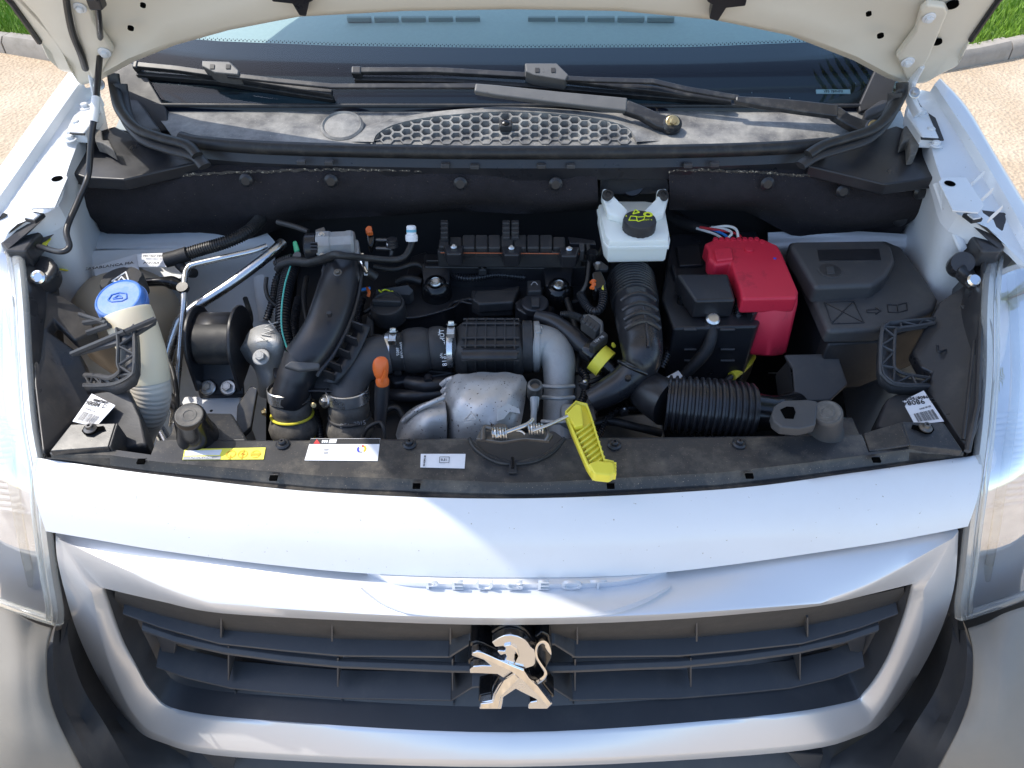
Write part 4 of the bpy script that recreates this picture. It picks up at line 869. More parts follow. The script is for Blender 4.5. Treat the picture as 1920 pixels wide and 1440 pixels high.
MB().loft([list(r) for r in rows]).build('strut_tower', M['white_in'], van, angle=60)
pprism([(345, 742), (452, 742), (446, 800), (330, 830), (318, 800)], .80, .12, M['white_in'], 'chassis_rail', van, .004)
disc(396, 770, .8004, 3, .001, M['ink'], 'rail_hole', van)
pprism([(470, 722, .84), (482, 728, .84), (470, 800, .80), (440, 830, .78), (444, 760, .82)], .8, .01, M['steel_dark'], 'rail_plate', van, .002)
ptube([(488, 440, .86), (487, 520, .82), (498, 600, .76)], 12, M['white_in'], 'tower_seam', van, flat=.5)
# yellow paint marks on the left wing wall
for L in ([(76, 462), (90, 442), (104, 448), (110, 458)], [(108, 505), (124, 508), (132, 490), (130, 475)]):
    c = [PX(u, v, -.706) + Vector((.004, 0, 0)) for u, v in L]
    MB().tube(c, .004, 6, flat=.4).build('paint_mark', M['marker'], van)
p = PX(1762, 453, .70); MB().lathe(p, (-1, 0, .1), [(.016, -.01), (.016, .006), (.012, .010), (.015, .013), (.015, .022), (.011, .026), (.003, .026)], 20).build('rubber_buffer', M['grey'], van)

# ---- lamp backs, access panels and ribbed handles (both sides)
lp = pprism([(88, 545, .95), (118, 555, .945), (160, 582, .93), (180, 620, .91), (140, 640, .91), (100, 600, .94), (60, 650, .935), (60, 560, .955)], .93, .02, M['lamp_plastic'], 'lamp_cover', van, .004)
lp = pprism([(52, 480, .965), (98, 475, .965), (92, 620, .935), (150, 660, .90), (180, 740, .86), (160, 760, .86), (100, 840, .89), (78, 850, .90), (62, 720, .925)], .93, .03, M['lamp_plastic'], 'lamp_back', van, .005)
lp2 = pprism([(1852, 456, .985), (1806, 534, .95), (1760, 567, .93), (1710, 657, .90), (1727, 688, .895), (1747, 697, .895), (1739, 728, .89), (1802, 822, .895), (1818, 848, .90), (1842, 780, .915), (1850, 640, .945)], .93, .02, M['lamp_plastic'], 'lamp_back', van, .004)
MB().tube([PZ(1846, 470, .992), PZ(1838, 620, .960), PZ(1832, 760, .928), PZ(1814, 846, .91)], .004, 8).build('lamp_back_ridge', M['lamp_plastic'], van)
MB().tube([PZ(1826, 640, .948), PZ(1818, 720, .930), PZ(1806, 824, .902)], .0025, 8).build('lamp_back_ridge', M['lamp_plastic'], van)
ptube([(1758, 648, .913), (1760, 660, .912), (1774, 656, .913)], 2.2, M['black'], 'moulded_mark', van, n=6)
pprism([(1800, 572, .945), (1826, 566, .95), (1838, 574, .952), (1812, 584, .942)], .95, .003, M['lamp_plastic'], 'moulded_badge', van, .001)
# adjuster boss, right and left
disc(1806, 492, .985, 22, .03, M['lamp_plastic'], 'adjuster_boss', van, (-.3, -.6, .7))
pprism([(1796, 500, .985), (1816, 486, .985), (1842, 522, .97), (1830, 534, .965)], .98, .02, M['lamp_plastic'], 'adjuster_body', van, .005)
p = PZ(1826, 526, .978); k = mpp(p); MB().lathe(p, (0, -.5, .8), [(13 * k, -.006), (13 * k, .001), (10 * k, .004), (1 * k, .004)], 18).build('adjuster_lens', M['chrome'], van)
pprism([(50, 470, .985), (95, 478, .985), (108, 495, .98), (98, 520, .97), (60, 535, .97), (45, 510, .975)], .98, .03, M['lamp_plastic'], 'adjuster_body', van, .008)
p = PZ(72, 520, .985); k = mpp(p); MB().lathe(p, (.1, -.7, .7), [(13 * k, -.004), (13 * k, .002), (9 * k, .004), (8 * k, .001), (1 * k, .001)], 20).build('adjuster_lens', M['chrome'], van)
def handle(outer, inner, z, m, name):
    n = len(outer); b = MB()
    o_ = [PZ(u, v, zz) for u, v, zz in outer]; i_ = [PZ(u, v, zz) for u, v, zz in inner]
    for L in (o_, i_):
        c = catmull(L, 4); b.tube(c, .0024, 6, flat=1.6)
    o2, i2 = resample(catmull(o_, 6), 15), resample(catmull(i_, 6), 15)
    for j in range(14):
        b.tube([o2[j] if j % 2 else i2[j], i2[j + 1] if j % 2 else o2[j + 1]], .0016, 6, flat=1.6)
    w_ = MB().loft([[p + Vector((0, 0, -.007)) for p in o2], [p + Vector((0, 0, -.007)) for p in i2]])
    ob = b.build(name, m, van, angle=40); w_.build('handle_web', m, ob, solid=.002)
    MB().loft([[p + Vector((0, 0, .004)) for p in o2], [p + Vector((0, 0, -.018)) for p in o2]]).build('handle_wall', m, ob, solid=.002)
    return ob
handle([(1752, 598, .925), (1700, 602, .925), (1664, 606, .925), (1653, 622, .925), (1650, 690, .91), (1656, 706, .905), (1680, 722, .90), (1742, 724, .895)], [(1752, 606, .922), (1715, 612, .922), (1686, 616, .922), (1678, 626, .922), (1676, 682, .908), (1682, 694, .904), (1700, 702, .90), (1742, 708, .895)], .92, M['grey'], 'ribbed_handle')
handle([(250, 612, .992), (252, 640, .985), (252, 690, .968), (246, 704, .960), (220, 718, .94), (190, 722, .915), (158, 722, .90)], [(219, 616, .992), (222, 640, .985), (221, 680, .968), (224, 696, .960), (205, 708, .94), (180, 704, .915), (158, 703, .90)], .92, M['grey'], 'ribbed_handle')
tri = MB()
for a, b_ in (((135, 664, .945), (235, 622, .995)), ((235, 622, .995), (291, 598, .998)), ((150, 590, .955), (200, 606, .985)), ((165, 624, .95), (205, 610, .985)), ((158, 606, .95), (195, 600, .985))):
    tri.tube([PZ(*a), PZ(*b_)], .003, 6, flat=1.5)
tri.slab([PZ(138, 664, .942), PZ(232, 618, .992), PZ(292, 595, .996), PZ(290, 604, .992), PZ(232, 640, .985)], (0, 0, -.005))
tri.build('neck_bracket', M['grey'], van, angle=40)
# dark boxes under the lamps with paper labels
def label_plate(L, z, parent, letter):
    pl = MB().slab([PZ(*q) for q in L], (0, 0, -.0008)).build('barcode_label', M['paper'], parent, smooth=False)
    a, b_, c, d = [PZ(*q) for q in L]; nz = (b_ - a).cross(d - a).normalized(); nz = nz if nz.z > 0 else -nz
    bars = MB()
    for i in range(26):
        s = .12 + i * .029; w_ = random.choice((.008, .014, .018))
        P = lambda x, y: lerp(lerp(a, b_, x), lerp(d, c, x), y) + nz * .0006
        bars.add([P(.08, s), P(.40, s), P(.40, s + w_), P(.08, s + w_)], [(0, 1, 2, 3)])
        if i < 16: bars.add([P(.48, s), P(.53, s), P(.53, s + w_), P(.48, s + w_)], [(0, 1, 2, 3)])
    bb = bars.build('barcode', M['ink'], pl, smooth=False); bb['kind'] = 'stuff'
    X = (d - a).normalized(); Y = -(b_ - a).normalized(); c0 = lerp(lerp(a, b_, .74), lerp(d, c, .74), .42) + nz * .0007
    text(letter, c0, (b_ - a).length * .20, X, nz.cross(X), M['ink'], pl)
    c0 = lerp(lerp(a, b_, .90), lerp(d, c, .90), .5) + nz * .0007
    text('9808750280', c0, (b_ - a).length * .12, X, nz.cross(X), M['ink'], pl)
bx1 = pprism([(140, 800, .895), (172, 735, .905), (240, 724, .92), (262, 780, .905), (276, 836, .885), (210, 850, .87), (140, 846, .88)], .90, .06, M['black_soft'], 'lamp_foot', van, .006)
label_plate([(136, 790, .9005), (172, 738, .9085), (216, 760, .9135), (180, 800, .9035)], .87, bx1, '98084  D')
bx2 = pprism([(1640, 800, .83), (1662, 745, .86), (1700, 728, .88), (1742, 728, .885), (1800, 822, .885), (1700, 830, .84)], .85, .06, M['black_soft'], 'lamp_foot', van, .006)
label_plate([(1770, 790, .894), (1732, 732, .894), (1692, 752, .888), (1716, 796, .888)], .89, bx2, 'G  98084')

# ---- bump stops on the slam panel
def bump_stop(top, base_, r0, r1, m, label):
    p0, p1 = PZ(*base_), PZ(*top); ax = p1 - p0; h = ax.length; k = mpp(p1)
    o = MB().lathe(p0, ax, [(r1 * k * 1.1, 0), (r1 * k * 1.08, h * .08), (r1 * k * .98, h * .16), (r0 * k * 1.06, h * .88), (r0 * k * 1.04, h * .95), (r0 * k * .94, h), (r0 * k * .90, h)], 34, cap=False).build('bump_stop', m, van, angle=40)
    MB().lathe(p0, ax, [(r0 * k * .92, h * .995), (r0 * k * .84, h * 1.01), (r0 * k * .80, h), (r0 * k * .52, h), (r0 * k * .48, h * 1.012), (r0 * k * .36, h * 1.012), (r0 * k * .30, h * .97), (.0005, h * .97)], 34).build('stop_face', M['rubber_dust'], o, angle=40)
    lab(o, label); return o
bump_stop((354, 778, .952), (371, 818, .900), 28, 36, M['black_gloss'], 'shiny black rubber bonnet stop on the sunlit end of the slam panel')
pprism([(318, 815, .895), (330, 772, .885), (435, 774, .885), (465, 826, .898), (300, 828, .898)], .9, .02, M['slam'], 'stop_bracket', van, .004)
pr_ = pprism([(1447, 776, .945), (1452, 760, .945), (1468, 750, .945), (1515, 748, .945), (1535, 752, .945), (1530, 796, .945), (1500, 803, .945), (1465, 800, .945), (1450, 788, .945)], .945, .016, M['grey'], 'catch_loop', van, .003)
pprism([(1463, 768), (1475, 762), (1488, 763), (1492, 773), (1488, 785), (1472, 784)], .9456, .001, M['void'], 'loop_hole', pr_, .0)
bump_stop((1551, 772, .945), (1548, 812, .895), 27, 31, M['grey'], 'grey rubber bonnet stop beside the ribbed intake bellows')
pprism([(1470, 664, .86), (1571, 662, .86), (1590, 719, .84), (1558, 749, .83), (1491, 752, .83), (1486, 690, .855)], .85, .006, M['grey'], 'bracket_plate', van, .003)
pprism([(1455, 700, .82), (1480, 672, .855), (1490, 750, .83), (1462, 752, .80)], .83, .006, M['black_soft'], 'bracket_plate', van, .002)
pprism([(1480, 790, .88), (1600, 780, .885), (1625, 842, .897), (1480, 815, .895)], .89, .03, M['slam'], 'stop_bracket', van, .004)
pprism([(1578, 782, .87), (1598, 782, .87), (1594, 798, .87), (1580, 798, .87)], .87, .02, M['sky_blue'], 'fluid_cap_tag', van, .002)

# ---- latch in the middle
lt = pprism([(885, 824, .893), (915, 812, .893), (1040, 806, .893), (1058, 820, .893), (1035, 848, .893), (1000, 866, .893), (935, 866, .893), (905, 852, .893)], .893, .03, M['black_soft'], 'bonnet_latch', van, .004)
lab(lt, 'black steel bonnet latch with springs in the notch of the slam panel')
ptube([(880, 822, .9), (892, 842, .901), (925, 864, .902), (962, 870, .902), (1005, 864, .902), (1038, 846, .901), (1058, 822, .9)], 3.5, M['rubber'], 'latch_lip', lt)
MB().slab([PZ(u, v, .935) for u, v in [(892, 822), (905, 796), (918, 800), (935, 792), (950, 795), (955, 806), (985, 812), (1020, 806), (1038, 814), (1030, 826), (985, 822), (940, 828)]], (0, 0, -.006)).build('latch_plate', M['steel_dark'], lt, bevel=.0015)
for L, m_, r_ in (([(906, 826, .94), (908, 802, .942), (922, 803, .942)], 'steel_dark', 5), ([(930, 818, .945), (955, 808, .948), (988, 796, .95), (999, 786, .95)], 'steel', 4.5), ([(998, 808, .95), (1030, 796, .952), (1064, 780, .952)], 'steel', 3.2), ([(945, 806, .945), (975, 808, .945), (985, 815, .945)], 'steel', 2.5), ([(1024, 800, .945), (1028, 815, .945), (1022, 826, .94)], 'steel_dark', 3)):
    ptube(L, r_, M[m_], 'latch_lever', lt, 8)
for u0, u1, v in ((922, 952, 812), (990, 1020, 804)):
    c = []
    for i in range(61):
        t = i / 60; p = lerp(PZ(u0, v, .945), PZ(u1, v, .945), t); c.append(p + Vector((0, math.cos(t * 6.283 * 6), math.sin(t * 6.283 * 6))) * .0065)
    MB().tube(c, .0013, 6).build('latch_spring', M['steel'], lt)
pprism([(955, 868), (968, 868), (970, 886), (953, 886)], .905, .004, M['ink'], 'latch_tongue', lt, .001)
ptube([(961, 858, .906), (961, 878, .906)], 3, M['black_gloss'], 'latch_pin', lt, 8)
# yellow release lever
lv = pprism([(1061, 771), (1080, 752), (1100, 757), (1107, 776), (1133, 861), (1124, 868), (1114, 868), (1072, 800)], .940, .004, M['yellow'], 'release_lever', van, .0015)
lab(lv, 'bright yellow plastic bonnet release lever hanging over the slam panel')
b = MB()
for L in ([(1061, 771), (1072, 800), (1102, 869), (1114, 887)], [(1100, 757), (1107, 776), (1133, 861), (1151, 865)], [(1061, 771), (1080, 752), (1100, 757)]):
    c = [PZ(u, v, .946) for u, v in L]; b.loft([c, [p + Vector((0, 0, -.014)) for p in c]])
for i in range(8):
    s = .22 + i * .10; a0 = lerp(Vector((1070, 795)), Vector((1112, 880)), s); a1 = lerp(Vector((1106, 775)), Vector((1136, 868)), s)
    b.loft([[PZ(a0.x, a0.y, .945), PZ(a1.x, a1.y - 6, .945)], [PZ(a0.x, a0.y, .945) + Vector((0, 0, -.01)), PZ(a1.x, a1.y - 6, .945) + Vector((0, 0, -.01))]])
b.build('lever_rib', M['yellow'], lv, solid=.0018, off=0)
pprism([(1102, 868), (1120, 862), (1134, 864), (1151, 865), (1155, 884), (1144, 891), (1114, 888)], .948, .016, M['yellow'], 'lever_pad', lv, .003)
for i in range(4): pprism([(1150, 866 + i * 6), (1156, 866 + i * 6), (1156, 870 + i * 6), (1150, 870 + i * 6)], .946, .012, M['yellow'], 'lever_tooth', lv, .0008)
pprism([(1062, 774), (1080, 756), (1090, 760), (1094, 796), (1078, 800)], .950, .010, M['yellow'], 'lever_head', lv, .002)

# ================================================================ battery
bat = thing('battery', 'black boxed battery with a raised lid and red terminal cover in the engine bay', 'battery', PZ(1340, 600, .70))
pprism([(1258, 438), (1420, 432), (1450, 560), (1420, 612), (1262, 616), (1240, 560)], .900, .17, M['black'], 'case', bat, .005)
pprism([(1268, 512), (1366, 512), (1380, 562), (1304, 564)], .938, .035, M['black'], 'raised_lid', bat, .005, 3)
pprism([(1268, 462), (1312, 458), (1318, 496), (1274, 498)], .906, .006, M['black'], 'lid_plate', bat, .002)
MB().tube([PZ(1262, 500, .904), PZ(1274, 540, .904), PZ(1288, 560, .904)], .004, 8).build('lid_edge', M['black'], bat)
disc(1280, 556, .912, 9, .012, M['black_gloss'], 'plug', bat)
for v in (618, 655, 676):
    for u0, u1 in ((1282, 1306), (1350, 1378)):
        MB().box(PY(.5 * (u0 + u1), v, .245 - .0 * v), ((u1 - u0) * .0008, .004, .003)).build('moulded_rib', M['grey'], bat, bevel=.001)
cz_ = MB()
c_ = ribbed([(1386, 560, .915), (1384, 590, .90), (1378, 624, .875)], 7, M['black'], 'bellows_strip', bat, 5, 1.5)
tp_ = MB().lathe(PZ(1336, 600, .905), (0, -.3, 1), [(.011, -.02), (.011, .004), (.008, .007), (.001, .007)], 18).build('terminal_post', M['alu_pipe'], bat)
pprism([(1318, 594), (1356, 592), (1356, 610), (1320, 612)], .895, .008, M['steel_dark'], 'terminal_clamp', bat, .002)
ptube([(1336, 606, .897), (1334, 632, .885), (1322, 660, .865), (1296, 690, .84), (1274, 712, .82)], [10, 11, 12, 11, 9], M['cloth_tape'], 'earth_cable', bat)
pprism([(1250, 706), (1272, 694), (1280, 704), (1262, 722), (1248, 718)], .836, .004, M['paper'], 'cable_tag', bat, .001)
ptube([(1410, 668, .80), (1398, 684, .80), (1372, 706, .80)], [8, 9, 9], M['yellow'], 'yellow_sleeve', bat)
ptube([(1374, 704, .80), (1350, 722, .79), (1330, 735, .78)], 6, M['rubber'], 'starter_cable', bat)
for u, v in ((1385, 690), (1392, 688)): ptube([(u - 4, v - 8, .803), (u + 4, v + 7, .803)], 1, M['ink'], 'sleeve_band', bat, 6)
rc = MB()
rtop = [(1320, 456), (1342, 446), (1429, 446), (1459, 459), (1468, 476), (1497, 544), (1496, 558), (1392, 560), (1388, 540), (1371, 492), (1342, 496), (1328, 484), (1328, 466)]
rcv = pprism(rtop, .942, .030, M['red'], 'terminal_cover', bat, .005, 3); lab(rcv, 'crimson plastic cover over the battery terminal')
fA = [PZ(1391, 545, .938), PZ(1496, 545, .938)]
front = [[PZ(1391, 548, .938), PZ(1440, 546, .940), PZ(1496, 548, .938)], [PZ(1421, 572, .925), PZ(1455, 570, .928), PZ(1495, 570, .925)], [PZ(1408, 630, .872), PZ(1448, 632, .875), PZ(1482, 628, .872)], [PZ(1403, 658, .845), PZ(1440, 666, .845), PZ(1474, 660, .845)], [PZ(1406, 664, .838), PZ(1440, 668, .838), PZ(1468, 665, .838)]]
fr2 = [catmull(r, 5) for r in front]
MB().loft([[p + Vector((0, .02, -.006)) for p in fr2[0]]] + fr2 + [[p + Vector((0, .03, -.004)) for p in fr2[-1]]]).build('cover_front', M['red'], rcv, angle=50, solid=.003)
for e_ in (0, -1): MB().loft([[r[e_] for r in fr2], [r[e_] + Vector((0, .035, -.01)) for r in fr2]]).build('cover_side', M['red'], rcv, solid=.002)
for i in range(9): disc(1342 + i * 11, 447 + (0 if i < 8 else 5), .944, 5, .018, M['red'], 'cover_scallop', rcv, n=12)
pprism([(1338, 466), (1372, 462), (1376, 484), (1344, 488)], .947, .01, M['red'], 'cover_step', rcv, .003)
disc(1405, 466, .945, 8, .004, M['red'], 'cover_dimple', rcv); disc(1453, 484, .9428, 3, .001, M['ink_blue'], 'cover_dot', rcv)
pprism([(1402, 562), (1422, 556), (1424, 582), (1412, 590), (1404, 578)], .915, .02, M['black'], 'fuse_link', bat, .002)
ptube([(1404, 574, .92), (1412, 566, .92), (1420, 562, .92)], 4, M['blue_wire'], 'link_wire', bat, 8)
for L, m_ in (([(1310, 424, .925), (1340, 432, .932), (1358, 440, .936), (1368, 448, .935)], 'blue_wire'), ([(1306, 428, .925), (1338, 438, .930), (1352, 446, .934)], 'white_wire'), ([(1330, 428, .932), (1362, 424, .942), (1380, 430, .945), (1384, 446, .940)], 'white_wire'), ([(1334, 426, .932), (1360, 430, .940), (1372, 438, .942), (1360, 450, .938)], 'white_wire'), ([(1312, 426, .93), (1350, 432, .936), (1380, 438, .94), (1390, 446, .94)], 'red_wire')):
    ptube(L, 2.6, M[m_], 'wire', bat, 8)
ptube([(1245, 392, .90), (1270, 412, .905), (1305, 426, .92), (1330, 430, .925)], [14, 13, 10, 7], M['cloth_tape'], 'loom', bat)

# ================================================================ fuse box
fb_ = thing('fuse_box', 'black moulded fuse box lid with embossed symbols beside the red terminal cover', 'fuse box', PZ(1620, 600, .72))
lo = [(1478, 452), (1660, 449), (1692, 462), (1741, 527), (1760, 560), (1754, 580), (1700, 602), (1648, 618), (1552, 620), (1518, 545)]
pprism(lo, .915, .028, M['grey'], 'lid', fb_, .008, 3)
pl_ = [(1482, 460), (1486, 451), (1655, 449), (1672, 460), (1680, 488), (1664, 516), (1640, 534), (1528, 538)]
pprism(pl_, .941, .035, M['grey'], 'lid_top', fb_, .012, 4)
pprism([(1549, 606), (1650, 604), (1752, 572), (1752, 600), (1650, 640), (1552, 646)], .888, .10, M['black_soft'], 'base', fb_, .004)
pprism([(1526, 556, .885), (1550, 612, .885), (1556, 660, .86), (1490, 640, .80), (1480, 470, .88)], .88, .05, M['black'], 'base_side', fb_, .004)
ptube([(1555, 647, .872), (1600, 650, .872), (1650, 646, .872)], 2, M['grey'], 'seam', fb_, 8)
disc(1557, 506, .9422, 24, .0012, M['grey'], 'round_badge', fb_); disc(1557, 506, .9428, 20, .001, M['black_soft'], 'badge_inset', fb_); pprism([(1549, 500), (1563, 499), (1566, 512), (1552, 513)], .9442, .002, M['grey'], 'badge_symbol', fb_, .0008)
pprism([(1532, 468), (1648, 466), (1653, 488), (1536, 489)], .9416, .001, M['black'], 'lid_label', fb_, .0005)
def line(L, z, m, name, parent, r=1.2):
    b = MB(); c = [PZ(u, v, z) for u, v in L]
    for a, b2 in zip(c, c[1:]): b.tube([a, b2], r * mpp(a), 6)
    return b.build(name, m, parent)
line([(1546, 567), (1600, 564), (1620, 605), (1560, 607), (1546, 567)], .9155, M['black'], 'embossed_square', fb_)
line([(1546, 567), (1618, 604)], .9155, M['black'], 'embossed_cross', fb_); line([(1600, 565), (1560, 606)], .9155, M['black'], 'embossed_cross', fb_)
line([(1625, 581), (1642, 580), (1642, 577), (1651, 583), (1642, 589), (1642, 586), (1626, 586), (1625, 581)], .9155, M['black'], 'embossed_arrow', fb_)
line([(1664, 571), (1682, 572), (1700, 568), (1701, 581), (1684, 586), (1666, 585), (1664, 571)], .9155, M['black'], 'embossed_book', fb_); line([(1682, 572), (1684, 586)], .9155, M['black'], 'embossed_book', fb_)
for u in (1746, 1762, 1778): MB().tube([PZ(u, 506, .88), PZ(u + 4, 545, .86)], .0015, 6).build('rear_fin', M['grey'], fb_)
pprism([(1738, 505, .87), (1792, 500, .88), (1800, 560, .87), (1764, 570, .86)], .87, .03, M['black'], 'rear_block', fb_, .004)

# ================================================================ brake fluid reservoir
br = thing('brake_fluid_reservoir', 'milky white brake fluid reservoir with a black cap hung on the bulkhead', 'reservoir', PZ(1190, 470, .92))
rows = []
def rr(u0, u1, v0, v1, z, c=8):
    pts = [(u0 + c, v0), (u1 - c, v0), (u1, v0 + c * .7), (u1, v1 - c * .7), (u1 - c, v1), (u0 + c, v1), (u0, v1 - c * .7), (u0, v0 + c * .7)]
    return [PZ(u, v, z) for u, v in pts]
A_ = rr(1119, 1243, 384, 432, .985, 12); B_ = [(1116, 384), (1246, 382), (1254, 450), (1140, 452)]
top_ = [PZ(u, v, .985) for u, v in [(1122, 384), (1160, 378), (1210, 378), (1246, 384), (1256, 440), (1254, 452), (1142, 454), (1134, 444)]]
c0 = Vector(); 
for p in top_: c0 += p / len(top_)
def sc_(L, f, dz, dy=0): return [c0 + (p - c0) * f + Vector((0, dy, dz)) for p in L]
bd = MB().loft([sc_(top_, .90, .003), sc_(top_, .97, .001), sc_(top_, 1, -.004), sc_(top_, 1.0, -.008), sc_(top_, 1.03, -.009), sc_(top_, 1.03, -.014), sc_(top_, .99, -.015), sc_(top_, .985, -.034), sc_(top_, .94, -.040)], close_u=True, cap=True).build('tank', M['milky'], br, angle=35)
for L in ([(1130, 352), (1146, 354), (1152, 368), (1180, 395), (1172, 408), (1140, 400), (1128, 366)], [(1232, 354), (1250, 352), (1254, 366), (1246, 398), (1222, 408), (1206, 394), (1230, 372)]):
    MB().slab([PZ(u, v, 1.000 if v > 380 else 1.012) for u, v in L], (0, 0, -.014)).build('mount_ear', M['milky'], br, bevel=.004, seg=3)
for u in (1140, 1243):
    p = PZ(u, 366, 1.0135); k = mpp(p); MB().lathe(p, (0, -.5, .85), [(11 * k, -.004), (11 * k, .002), (8 * k, .005), (6 * k, .005), (5 * k, .002), (1 * k, .002)], 20).build('grommet', M['rubber'], br)
p = PZ(1197, 432, .985); k = mpp(p)
n = 40; pr2 = []
cap = MB(); rows = []
for h, f in ((0, 1.0), (.018, 1.0), (.0205, .95), (.021, .90), (.021, .04)):
    rows.append([p + Vector((math.cos(6.283 * i / n), math.sin(6.283 * i / n), 0)) * (31 * k * f * (1 if i % 2 or f < .97 else .975)) + Vector((0, 0, h)) for i in range(n)])
cap.loft(rows, close_u=True, cap=True); co = cap.build('cap', M['black_soft'], br, angle=40)
zc = p.z + .0216
def ring_mark(u, v, r0, r1, z, m, name, parent, n=20, sx=1.0):
    c = PZ(u, v, z); k = mpp(c)
    return MB().loft([[c + Vector((math.cos(6.283 * i / n) * sx, math.sin(6.283 * i / n), 0)) * r * k for i in range(n)] for r in (r0, r1)], close_u=True).build(name, m, parent)
cb0 = lambda du, dv: (1197 + du, 408 + dv)
line([cb0(-18, 5), cb0(-4, 5), cb0(0, 7), cb0(10, 4), cb0(12, -2), cb0(0, -1), cb0(-4, -2), cb0(-14, -3), cb0(-18, 5)], zc, M['ink_yellow'], 'symbol_book', co, 1.0); line([cb0(-4, -2), cb0(-2, 6)], zc, M['ink_yellow'], 'symbol_book', co, 1.0)
line([cb0(-10, -7), cb0(-6, -15), cb0(2, -10), cb0(-10, -7)], zc, M['ink_yellow'], 'symbol_triangle', co, 1.2)
ring_mark(*cb0(18, -6), 4, 9, zc, M['ink_yellow'], 'symbol_disc', co)
onp(*cb0(-23, -3), zc, '4', 8, M['ink_yellow'], co); onp(*cb0(17, 4), zc, 'DOT 4', 6, M['ink_yellow'], co)
pprism([(1126, 322, 1.03), (1250, 320, 1.03), (1256, 350, 1.01), (1218, 352, 1.0), (1160, 352, 1.0), (1124, 352, 1.01)], 1.02, .012, M['black'], 'hanger_bracket', br, .003)
disc(1186, 346, 1.006, 22, .02, M['black'], 'hanger_boss', br, (0, -.8, .6))

# ================================================================ washer bottle
wb = thing('washer_bottle', 'cream washer filler neck with a blue cap rising beside the lamp', 'washer bottle', PZ(280, 780, .72))
ptube([(238, 585, .975), (252, 620, .955), (272, 670, .925), (282, 715, .895)], [43, 43, 39, 36], M['cream'], 'filler_neck', wb, 28)
ribbed([(280, 708, .90), (283, 735, .88), (276, 770, .85), (262, 800, .81), (255, 830, .78)], [35, 36, 36, 34, 30], M['ribbed_neck'], 'ribbed_neck', wb, 8, .5, 24)
p = PZ(233, 572, .975); k = mpp(p); axn = Vector((-.10, -.22, 1)).normalized()
cp = MB().lathe(p, axn, [(44 * k, -.006), (45 * k, 0), (46 * k, .010), (45 * k, .015), (43 * k, .017), (41 * k, .0175), (39 * k, .0165), (1 * k, .0165)], 36).build('cap', M['blue'], wb, angle=30)
MB().lathe(p, axn, [(47.5 * k, .002), (47.5 * k, .005), (46 * k, .006)], 36, cap=False).build('cap_band', M['blue'], cp)
pc = p + axn * .0172
for pts_ in ([(-18, -4), (-14, 8), (0, 12), (14, 8), (18, -4), (10, -9), (-10, -9), (-18, -4)], [(-9, -2), (0, 6), (9, -2), (-9, -2)]):
    e1 = Vector((1, 0, .1)).normalized(); e2 = axn.cross(e1); b = MB(); c = [pc + (e1 * x + e2 * y) * k for x, y in pts_]
    for a, b2 in zip(c, c[1:]): b.tube([a, b2], .001, 6)
    b.build('embossed_symbol', M['blue'], cp)
MB().slab([PZ(u, v, .957) for u, v in [(186, 574), (192, 570), (196, 580), (190, 584)]], (0, 0, -.006)).build('cap_hinge', M['blue'], cp, bevel=.001)

# ================================================================ coolant tank
ct = thing('coolant_tank', 'amber plastic coolant tank with a black hazard-marked cap behind the blue cap', 'coolant tank', PZ(235, 600, .72))
p = PZ(236, 585, .85); k = mpp(p)
MB().lathe(p, (0, 0, 1), [(70 * k, -.10), (92 * k, -.05), (95 * k, -.01), (86 * k, .03), (64 * k, .05), (38 * k, .058), (1 * k, .058)], 32).build('tank', M['tan'], ct, angle=60)
p = PZ(232, 534, .945); k = mpp(p)
rows = []; n = 32
for h, f in ((-.02, 1.0), (.008, 1.0), (.012, .93), (.0125, .05)):
    rows.append([p + Vector((math.cos(6.283 * i / n), math.sin(6.283 * i / n), 0)) * (39 * k * f * (1 - .06 * (i % 8 == 0))) + Vector((0, -.0, h)) for i in range(n)])
cc = MB().loft(rows, close_u=True, cap=True).build('cap', M['black_soft'], ct, angle=40)
line([(210, 527), (236, 510), (243, 531), (210, 527)], .9584, M['ink_white'], 'hazard_triangle', cc, 1.5)
line([(222, 526), (228, 519), (233, 524), (238, 527)], .9584, M['ink_white'], 'hazard_symbol', cc, 1.4)
pprism([(150, 505, .87), (178, 500, .88), (140, 590, .86), (128, 580, .86)], .87, .012, M['black_soft'], 'tank_strap', ct, .003)
pprism([(175, 500, .905), (255, 476, .915), (262, 512, .912), (182, 530, .90)], .9, .001, M['paper'], 'tower_label', van, 0)
onp(216, 497, .9125, 'CASABLANCA MAROC', 11, M['ink'], van, 'label_lettering', .25)
pprism([(256, 476, .925), (312, 474, .925), (315, 500, .92), (260, 500, .92)], .92, .001, M['paper'], 'loom_label', van, 0)
onp(286, 480, .928, '9801463 580', 7, M['ink'], van, 'label_lettering'); onp(284, 493, .9265, 'P101AA', 9, M['ink'], van, 'label_lettering')
pprism([(157, 470, .905), (330, 466, .91), (345, 520, .88), (300, 530, .875), (262, 500, .90), (150, 540, .88)], .9, .002, M['white_in'], 'foam_pad', van, .001)
ptube([(272, 530, .92), (305, 528, .92), (322, 530, .915), (340, 536, .91)], [8, 9, 13, 10], M['black_gloss'], 'level_sensor_plug', ct)

